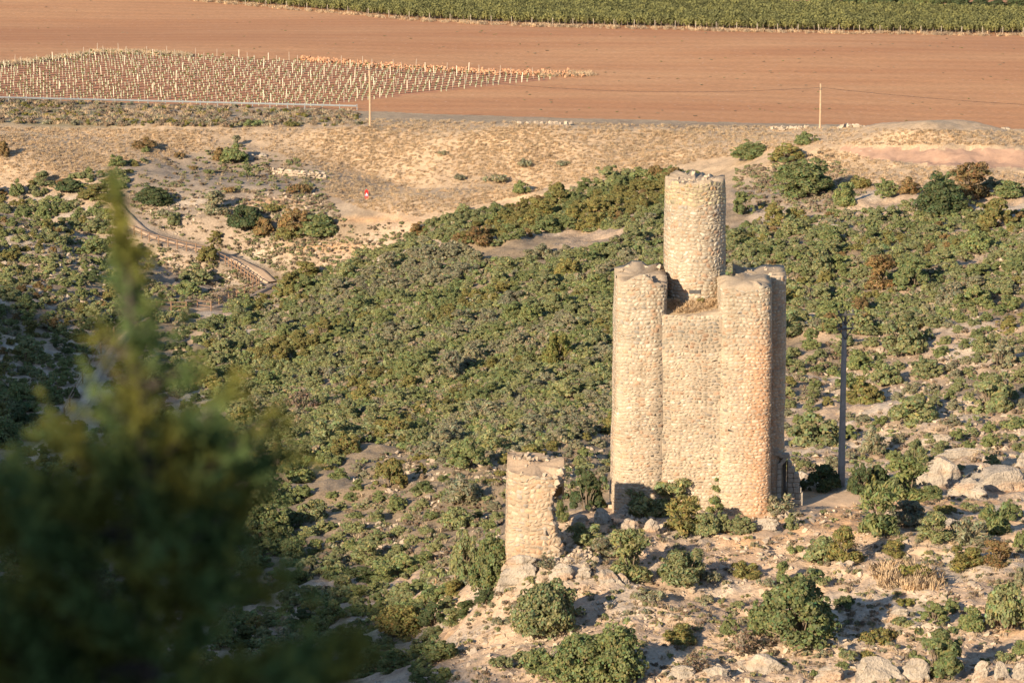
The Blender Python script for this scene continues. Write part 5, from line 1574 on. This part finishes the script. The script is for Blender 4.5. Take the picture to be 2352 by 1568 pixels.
# ------------------------------------------------------------------ the scrub that covers the slopes
HD = np.array(HAND)
ZONES = [
 # phrase, polygon, target spacing factor, width range in metres, colours
 ('on the dense slope left of the tall tower', [(470, 740), (560, 700), (650, 660), (800, 600), (960, 545), (1120, 600), (1260, 590), (1400, 560), (1520, 490), (1600, 500), (1600, 990), (1396, 985), (1330, 1010), (1180, 1060), (1000, 1050), (830, 1010), (760, 1080), (560, 1010), (470, 880)], 0.37, (1.1, 2.9), ['grey'] * 4 + ['olive'] * 9 + ['green'] * 6 + ['yellow'] * 1),
 ('along the upper edge of the dense slope', [(930, 545), (1050, 495), (1200, 470), (1350, 430), (1480, 395), (1600, 400), (1600, 490), (1380, 530), (1230, 540), (1110, 570)], 0.42, (1.4, 3.2), ['olive'] * 5 + ['green'] * 6 + ['yellow'] * 3),
 ('on the slope right of the keep', [(1600, 540), (1672, 530), (1790, 500), (1960, 490), (2100, 480), (2352, 490), (2480, 490), (2480, 600), (2352, 640), (2200, 740), (2000, 760), (1806, 760), (1600, 760)], 0.60, (1.3, 3.8), ['grey'] * 3 + ['olive'] * 7 + ['green'] * 7 + ['yellow'] * 1),
 ('on the stony slope behind the power pole', [(1600, 760), (2000, 760), (2200, 740), (2352, 640), (2480, 600), (2480, 1040), (2352, 1050), (2150, 1050), (2000, 1080), (1850, 1075), (1600, 1075)], 0.76, (1.4, 4.4), ['grey'] * 3 + ['olive'] * 7 + ['green'] * 7 + ['yellow'] * 1),
 ('on the left slope above the trail', [(-130, 440), (0, 440), (120, 420), (260, 380), (330, 370), (290, 420), (260, 470), (280, 540), (300, 640), (440, 700), (480, 760), (460, 900), (200, 900), (0, 960), (-130, 960)], 0.62, (1.2, 3.2), ['dark'] * 2 + ['green'] * 5 + ['olive'] * 6 + ['yellow'] * 3),
 ('on the stony slope left of the small tower', [(760, 1090), (1000, 1050), (1180, 1060), (1330, 1010), (1396, 960), (1600, 980), (1600, 1090), (1396, 1090), (1300, 1120), (1160, 1180), (1130, 1260), (960, 1300), (760, 1260)], 0.78, (1.2, 3.0), ['olive'] * 4 + ['green'] * 5 + ['grey'] * 4 + ['yellow'] * 2),
 ('in the hollow below the small tower', [(620, 1240), (760, 1250), (960, 1290), (1080, 1300), (1130, 1400), (1030, 1440), (1040, 1568), (650, 1568), (480, 1400)], 0.58, (1.5, 3.4), ['green'] * 6 + ['olive'] * 4 + ['dark'] * 3 + ['yellow'] * 2),
 ('in the shaded hollow behind the conifer', [(-130, 960), (0, 960), (200, 900), (460, 900), (700, 1080), (760, 1240), (620, 1240), (480, 1400), (650, 1568), (-130, 1568)], 0.50, (1.6, 3.8), ['green'] * 5 + ['dark'] * 4 + ['olive'] * 3 + ['yellow'] * 2),
]
cands = []
rs = np.random.default_rng(909)
for zi, (phrase, poly, dens, (w0, w1), cols) in enumerate(ZONES):
    us = [p[0] for p in poly]; vs = [p[1] for p in poly]
    got = []
    cu = rs.uniform(min(us), max(us), 9000); cv_ = rs.uniform(min(vs), max(vs), 9000); ins = inpoly(cu, cv_, poly)
    for u, v in zip(cu[ins], cv_[ins]):
        w = w0 + (w1 * 1.15 - w0) * rs.random() ** 2.3
        s = FPX / np.interp(v, [300, 600, 800, 1000, 1200, 1568], [445, 365, 315, 262, 215, 185])
        wp = w * s; hp = wp * 0.75
        if got:
            ga = np.array(got)
            if (((ga[:, 0] - u) / (dens * (ga[:, 2] + wp) * 0.5)) ** 2 + ((ga[:, 1] - v) / (dens * 0.62 * (ga[:, 2] + wp) * 0.5)) ** 2 < 1).any(): continue
        if (((HD[:, 0] - u) / (HD[:, 2] + wp * 0.35)) ** 2 + ((HD[:, 1] - (v - hp * 0.4)) / (HD[:, 3] + hp * 0.35)) ** 2 < 1).any(): continue
        if zi in (0, 2) and vnoise(np.array([u / 120]), np.array([(v + 0.4 * u) / 30]), 73)[0] < 0.13: continue
        got.append((u, v, wp))
        form = 'round' if rs.random() < (0.5 if zi < 2 else 0.72) else ('upright' if rs.random() < 0.75 else 'low')
        if zi in (6, 7) and wp > 110: form = 'big'
        if zi in (0, 4, 7) and not off_trail(u, v, hp)[0]: continue
        pick = cols[int(np.clip((vnoise(np.array([u / 210]), np.array([(v + 0.4 * u) / 42]), 61 + zi)[0] - 0.5) * 1.7 + 0.5 + rs.normal() * 0.16, 0, 0.999) * len(cols))]
        if zi in (1, 2, 4) and rs.random() < (0.10 if zi == 4 else 0.06): pick = 'rust'
        cands.append([u, v, wp, None, w, form, pick, zi])
for c, g in zip(cands, ground_many([c[0] for c in cands], [c[1] for c in cands])): c[3] = Vector(g)
singles = sorted([c for c in cands if 0 < c[0] < 2352 and not (1405 < c[0] < 1795 and 600 < c[1] < 1165) and not (1525 < c[0] < 1670 and 395 < c[1] < 700)], key=lambda c: -c[2])[:max(0, 300 - len(HAND))]
sid = set(id(c) for c in singles)
rest = [c for c in cands if id(c) not in sid]
CN = {'olive': 'olive', 'green': 'green', 'dark': 'dark green', 'grey': 'grey green', 'yellow': 'yellow green', 'rust': 'rust brown'}
FN = {'round': 'rounded', 'upright': 'upright', 'low': 'low', 'big': 'broad'}
tiers = {}
for c in singles: tiers.setdefault((c[7], c[6], c[5]), []).append(c)
for (zi, cl, fm), cs in tiers.items():
    cs.sort(key=lambda c: c[0])
    for k, c in enumerate(cs):
        which = '' if len(cs) == 1 else ', %s from left' % ordn[k] if k < len(cs) - 1 else ', rightmost one'
        add_shrub({'upright': 'juniper_bush', 'low': 'low_shrub'}.get(fm, 'scrub_oak'), c[3] - Vector((0, 0, 0.06)), c[4], c[4] * rs.uniform(0.5, 0.72) * (1.15 if fm == 'upright' else 0.7 if fm == 'low' else 1), fm, cl,
                  '%s %s shrub %s%s' % (FN[fm], CN[cl], ZONES[zi][0], which), 'shrub', 'shrubs ' + ZONES[zi][0], seed=int(c[0] * 10 + c[1]))
forms = ['round', 'upright', 'low', 'big']; colours = ['olive', 'green', 'dark', 'grey', 'yellow', 'rust']
src = []; key = {}
for f_ in forms:
    for cl in colours:
        for k in range(min(3, len(V[f_]))):
            key[(f_, cl, k)] = len(src); src.append((V[f_][k][0], LEAF[cl]))
pts = []; rot = []; scl = []; idx = []
for c in rest:
    pts.append(tuple(c[3] - Vector((0, 0, 0.06)))); rot.append((0, 0, rs.random() * 6.28))
    hh = c[4] * rs.uniform(0.45, 0.66) / FORM_H[c[5]] * (1.15 if c[5] == 'upright' else 0.7 if c[5] == 'low' else 1)
    scl.append((c[4], c[4] * rs.uniform(0.85, 1.1), hh)); idx.append(key[(c[5], c[6], rs.integers(min(3, len(V[c[5]]))))])
scatter('scrub', pts, rot, scl, idx, src, 'dense mass of smaller scrub covering the slopes between the larger shrubs', 'scrub')
# undergrowth closing the gaps of the dense slope
print('shrubs', len(HAND), len(singles), len(rest))

# ------------------------------------------------------------------ dry grass and cushion plants
def tuft_mesh(seed, n=26, h=0.5, spread=0.30, lean=0.35, wid=0.035):
    r = np.random.default_rng(seed)
    b = np.column_stack([r.normal(size=(n, 2)) * spread * 0.45, np.zeros(n)])
    d = np.column_stack([r.normal(size=(n, 2)) * lean + b[:, :2] * 0.8, np.ones(n)]); d /= np.linalg.norm(d, axis=1, keepdims=True)
    L = h * (0.55 + 0.6 * r.random(n))[:, None]
    a = r.random(n) * 6.28; side = np.column_stack([np.cos(a), np.sin(a), np.zeros(n)]) * wid * 0.5
    droop = np.column_stack([d[:, :2] * 0.35, -0.12 * np.ones(n)]) * L
    v = np.stack([b - side, b + side, b + d * L * 0.6 + side * 0.8, b + d * L + droop, b + d * L * 0.6 - side * 0.8], 1).reshape(-1, 3)
    f = np.arange(n * 5).reshape(-1, 5)
    c = np.repeat(0.75 + 0.5 * r.random(n), 5)
    return np_mesh('tuft', v, f, np.stack([c, c, c], 1))
TUFT = [tuft_mesh(500 + k) for k in range(3)]
CUSH = [V['low'][k][0] for k in range(3)]
CUSHS = [shrub_mesh('cushion', 520 + k, lobes=7, leaves=170, leaf=0.15, h=0.55, form='low', loose=0.7)[0] for k in range(3)]
rg = np.random.default_rng(77)
def grass(name, specs, label, sources, smin, smax, ymin=150.0, keep=0.35, nsc=0.12):
    P = []; Sx = []
    for poly, n in specs:
        q = np.array(px_points(poly, n)); q = q[off_trail(q[:, 0], q[:, 1])]; g = ground_many(q[:, 0], q[:, 1], ymin)
        g = g[vnoise(g[:, 0] * nsc, g[:, 1] * nsc, 97) > keep * rg.random(len(g)) * 1.6]
        P.append(g - np.array([0, 0, 0.02])); Sx.append(rg.uniform(smin, smax, len(g)))
    P = np.concatenate(P); Sx = np.concatenate(Sx); n = len(P)
    scatter(name, P, np.stack([rg.normal(size=n) * 0.08, rg.normal(size=n) * 0.08, rg.random(n) * 6.28], 1), Sx, rg.integers(0, len(sources), n), sources, label, 'grass')
BANK = [(-20, 292), (400, 298), (800, 294), (1300, 296), (1800, 308), (1900, 330), (1700, 355), (1500, 390), (1300, 425), (1150, 460), (950, 500), (830, 480), (740, 440), (760, 400), (640, 350), (480, 345), (330, 375), (180, 410), (-20, 430)]
VERGE_R = [(800, 272), (1300, 283), (1800, 292), (2380, 302), (2380, 334), (1930, 334), (1800, 312), (1300, 300), (800, 294)]
STRIP_R = [(1890, 335), (2000, 365), (2200, 388), (2380, 400), (2380, 440), (2100, 440), (1900, 430), (1860, 370)]
grass('dry_grass', [(BANK, 15000), (VERGE_R, 2600), (STRIP_R, 1400)], 'golden dry grass covering the banks below the plain', [(t, LEAF['straw']) for t in TUFT] + [(TUFT[0], LEAF['straw2'])], 0.3, 0.75, 340, 0.25)
EDGE = [(-30, 150), (100, 135), (230, 116), (330, 118), (440, 126), (440, 132), (300, 126), (230, 126), (-30, 160)]
EDGE2 = [(430, -4), (700, 22), (960, 45), (1200, 57), (1500, 63), (1800, 72), (2352, 80), (2352, 85), (1800, 77), (1500, 69), (1200, 62), (960, 50), (700, 27), (430, 2)]
EDGE3 = [(1240, 168), (1360, 168), (1365, 175), (1240, 178)]
grass('field_edge_grass', [(EDGE, 520), (EDGE2, 700), (EDGE3, 80)], 'pale dry grass along the edges of the red field', [(TUFT[1], LEAF['straw']), (TUFT[2], LEAF['straw2'])], 0.7, 1.5, 440, 0.0)
SAGE = [(-30, 226), (350, 242), (820, 256), (830, 290), (400, 293), (-30, 283)]
grass('verge_scrub', [(SAGE, 1100)], 'grey green weeds and dry grass on the slope below the guard rail', [(CUSHS[0], LEAF['grey']), (CUSHS[1], LEAF['pale']), (CUSHS[2], LEAF['twig']), (TUFT[0], LEAF['straw']), (TUFT[1], LEAF['straw2']), (TUFT[2], LEAF['straw']), (CUSHS[0], LEAF['twig'])], 0.7, 1.4, 440, 0.2)
LOWB = [(330, 375), (480, 345), (640, 350), (760, 400), (740, 440), (800, 520), (930, 510), (930, 540), (800, 600), (640, 650), (560, 700), (460, 700), (300, 640), (280, 500)]
grass('cushion_plants', [(LOWB, 4200), ([(1680, 390), (1900, 350), (1990, 440), (1900, 490), (1700, 480)], 900), (SLOPE_R, 2600), (SLOPE_L, 1200), (LEFT_ROCK, 300)], 'small grey cushion plants dotted over the stony slopes', [(CUSHS[0], LEAF['twig']), (CUSHS[1], LEAF['grey']), (CUSHS[2], LEAF['olive']), (TUFT[0], LEAF['straw2'])], 0.35, 0.95, 200, 0.45)
grass('knoll_plants', [(KNOLL_POLY, 3000)], 'small cushion plants and dry tufts on the stony knoll', [(CUSHS[0], LEAF['grey']), (CUSHS[1], LEAF['olive']), (CUSHS[2], LEAF['twig']), (TUFT[0], LEAF['straw2']), (TUFT[1], LEAF['straw2'])], 0.25, 0.65, 150, 0.6)
grass('undergrowth', [(ZONES[0][1], 4200), (ZONES[1][1], 350), (ZONES[2][1], 1500), (ZONES[4][1], 700), (ZONES[6][1], 300)], 'low olive undergrowth closing the gaps between the shrubs', [(CUSHS[0], LEAF['olive']), (CUSHS[1], LEAF['grey']), (CUSHS[2], LEAF['green'])], 0.8, 1.7, 200, 0.15)
us_ = rg.uniform(0, 2352, 420); vs_ = np.array([rg.uniform(line_v(FRONT_FAR, u) + 10, line_v(FIELD_NEAR, u) - 4) for u in us_])
k_ = ~inpoly(us_, vs_, YV_POLY) & (vnoise(us_ / 160, vs_ / 22, 5) > 0.5)
P = ground_many(us_[k_], vs_[k_], 450); n = len(P)
scatter('field_weeds', P, np.stack([np.zeros(n), np.zeros(n), rg.random(n) * 6.28], 1), np.stack([0.25 + 0.5 * rg.random(n), 0.25 + 0.4 * rg.random(n), 0.15 + 0.2 * rg.random(n)], 1), rg.integers(0, 3, n), [(CUSHS[0], LEAF['grey']), (CUSHS[1], LEAF['green']), (CUSHS[2], LEAF['twig'])], 'specks of weed scattered over the red ploughed field', 'weeds')
GOLD = [c4(880, 880), c4(1000, 860), c4(1290, 900), c4(1290, 1000), c4(1000, 1010)]
grass('golden_tufts', [(GOLD, 60)], 'golden grass tufts below the side path on the right', [(TUFT[0], LEAF['straw'])], 0.9, 1.5, 150, 0.0)
# grass on the wall ledge of the tall tower
P = []
for k in range(90):
    x = rg.uniform(-1.35, 1.35); y = rg.uniform(0.2, 1.55)
    P.append((TOWER[0] + x, TOWER[1] + y, TOWER[2] + 11.15 + 0.14 * (y + 0.55) / 0.48))
scatter('ledge_grass', P, np.stack([np.zeros(90), np.zeros(90), rg.random(90) * 6], 1), 0.35 + 0.3 * rg.random(90), np.zeros(90), [(TUFT[0], LEAF['straw'])], 'dry grass growing on the wall top in front of the keep', 'grass')

# ------------------------------------------------------------------ the conifer close to the camera
YC = 8.6
def conifer():
    r = np.random.default_rng(5)
    def P_(u, v, y=YC):
        d = ray(u, v); return d * (y / d[1])
    base = P_(335, 2300); base[2] = float(height(base[0], YC))
    tip = P_(262, 425)
    root = empty('conifer', (float(base[0]), YC, float(base[2]))); tag(root, 'blurred dark green conifer close in the left foreground', 'tree')
    o0 = np.array([base[0], YC, base[2]])
    tr = [o0 + (0, 0, -0.15), P_(345, 1560), P_(335, 1200), P_(320, 900), P_(300, 700), P_(285, 560), tip]
    mb = MB(); mb.tube([Vector(q - o0) for q in tr], [0.045, 0.026, 0.018, 0.011, 0.007, 0.004, 0.0015], 7); mb.build('trunk', M['dark_bark'], root, True)
    cv = np.array([project(q)[1] for q in tr])
    tq = np.array(tr)
    C = []; N_ = []; B = []; br = MB()
    # half width of the crown to left and right of the stem at each height in the picture
    VL = [425, 520, 620, 740, 850, 930, 1000, 1100, 1300, 1568, 2000]
    WL = [3, 12, 60, 95, 100, 120, 310, 450, 490, 500, 500]
    WR = [3, 12, 38, 95, 135, 190, 270, 390, 430, 470, 500]
    nb = 190
    for k in range(nb):
        t = r.random() ** 0.72
        v0 = 470 + (1980 - 470) * t
        st = np.array([np.interp(v0, cv[::-1], tq[::-1, j]) for j in range(3)])
        ang = r.random() * 2 * math.pi
        rgt = math.cos(ang) > 0
        span = np.interp(v0 - 90, VL, WR if rgt else WL) / FPX * YC * (0.55 + 0.6 * r.random() ** 0.7)
        if 1330 < v0 < 1640 and rgt and abs(math.sin(ang)) < 0.75 and r.random() < 0.72: continue
        dirn = np.array([math.cos(ang), math.sin(ang) * 0.8, 0.0])
        rise = (0.40 + 0.45 * r.random()) * min(1.0, 0.16 / max(span, 0.01)) + 0.05
        end = st + dirn * span + np.array([0, 0, span * rise])
        mid = (st + end) / 2 + np.array([0, 0, -0.10 * span])
        br.tube([Vector(st - o0), Vector(mid - o0), Vector(end - o0)], [0.006, 0.004, 0.0015], 4, caps=False)
        ntw = int((6 + span * 42) * (1.1 if v0 > 1120 else 0.55 if v0 > 1000 else 0.28))
        for j in range(ntw):
            q = 0.18 + 0.82 * r.random() ** 0.8
            b0 = (1 - q) ** 2 * st + 2 * q * (1 - q) * mid + q * q * end
            tl = (0.05 + 0.06 * r.random()) * (0.7 + 0.5 * (span > 0.1))
            td = (end - st) / np.linalg.norm(end - st) * 0.8 + r.normal(size=3) * 0.6 + np.array([0, 0, 0.5]); td /= np.linalg.norm(td)
            m = 20
            s_ = r.random(m)[:, None]
            c = b0 + td * tl * s_ + r.normal(size=(m, 3)) * 0.007
            nn = r.normal(size=(m, 3)); nn -= td * (nn @ td)[:, None] * 0.8; nn /= np.linalg.norm(nn, axis=1, keepdims=True)
            C.append(c); N_.append(nn); B.append(np.full(m, 0.75 + 0.5 * r.random()))
    br.build('branch', M['dark_bark'], root)['kind'] = 'stuff'
    # the leader
    for j in range(24):
        q = r.random(); v0 = 430 + 190 * q
        st = np.array([np.interp(v0, cv[::-1], tq[::-1, j2]) for j2 in range(3)])
        m = 16; w = 0.003 + 0.026 * q
        td = np.array([r.normal() * 0.4, r.normal() * 0.4, 1.0]); td /= np.linalg.norm(td)
        c = st + td * 0.05 * r.random(m)[:, None] + r.normal(size=(m, 3)) * w * 0.6
        nn = r.normal(size=(m, 3)); nn /= np.linalg.norm(nn, axis=1, keepdims=True)
        C.append(c); N_.append(nn); B.append(np.full(m, 1.0 + 0.3 * r.random()))
    C = np.concatenate(C) - o0; N_ = np.concatenate(N_); B = np.concatenate(B)
    v, f = leaf_quads(C, N_, 0.0135, r, 1.8)
    tint = np.stack([B * (0.92 + 0.2 * np.sin(C[:, 0] * 23 + C[:, 2] * 17)), B, B * (0.9 - 0.2 * np.sin(C[:, 0] * 23 + C[:, 2] * 17))], 1)
    o = put('crown', np_mesh('crown', v, f, np.repeat(tint, 4, 0)), LEAF['conifer'], root)
    print('conifer leaves', len(C))
conifer()
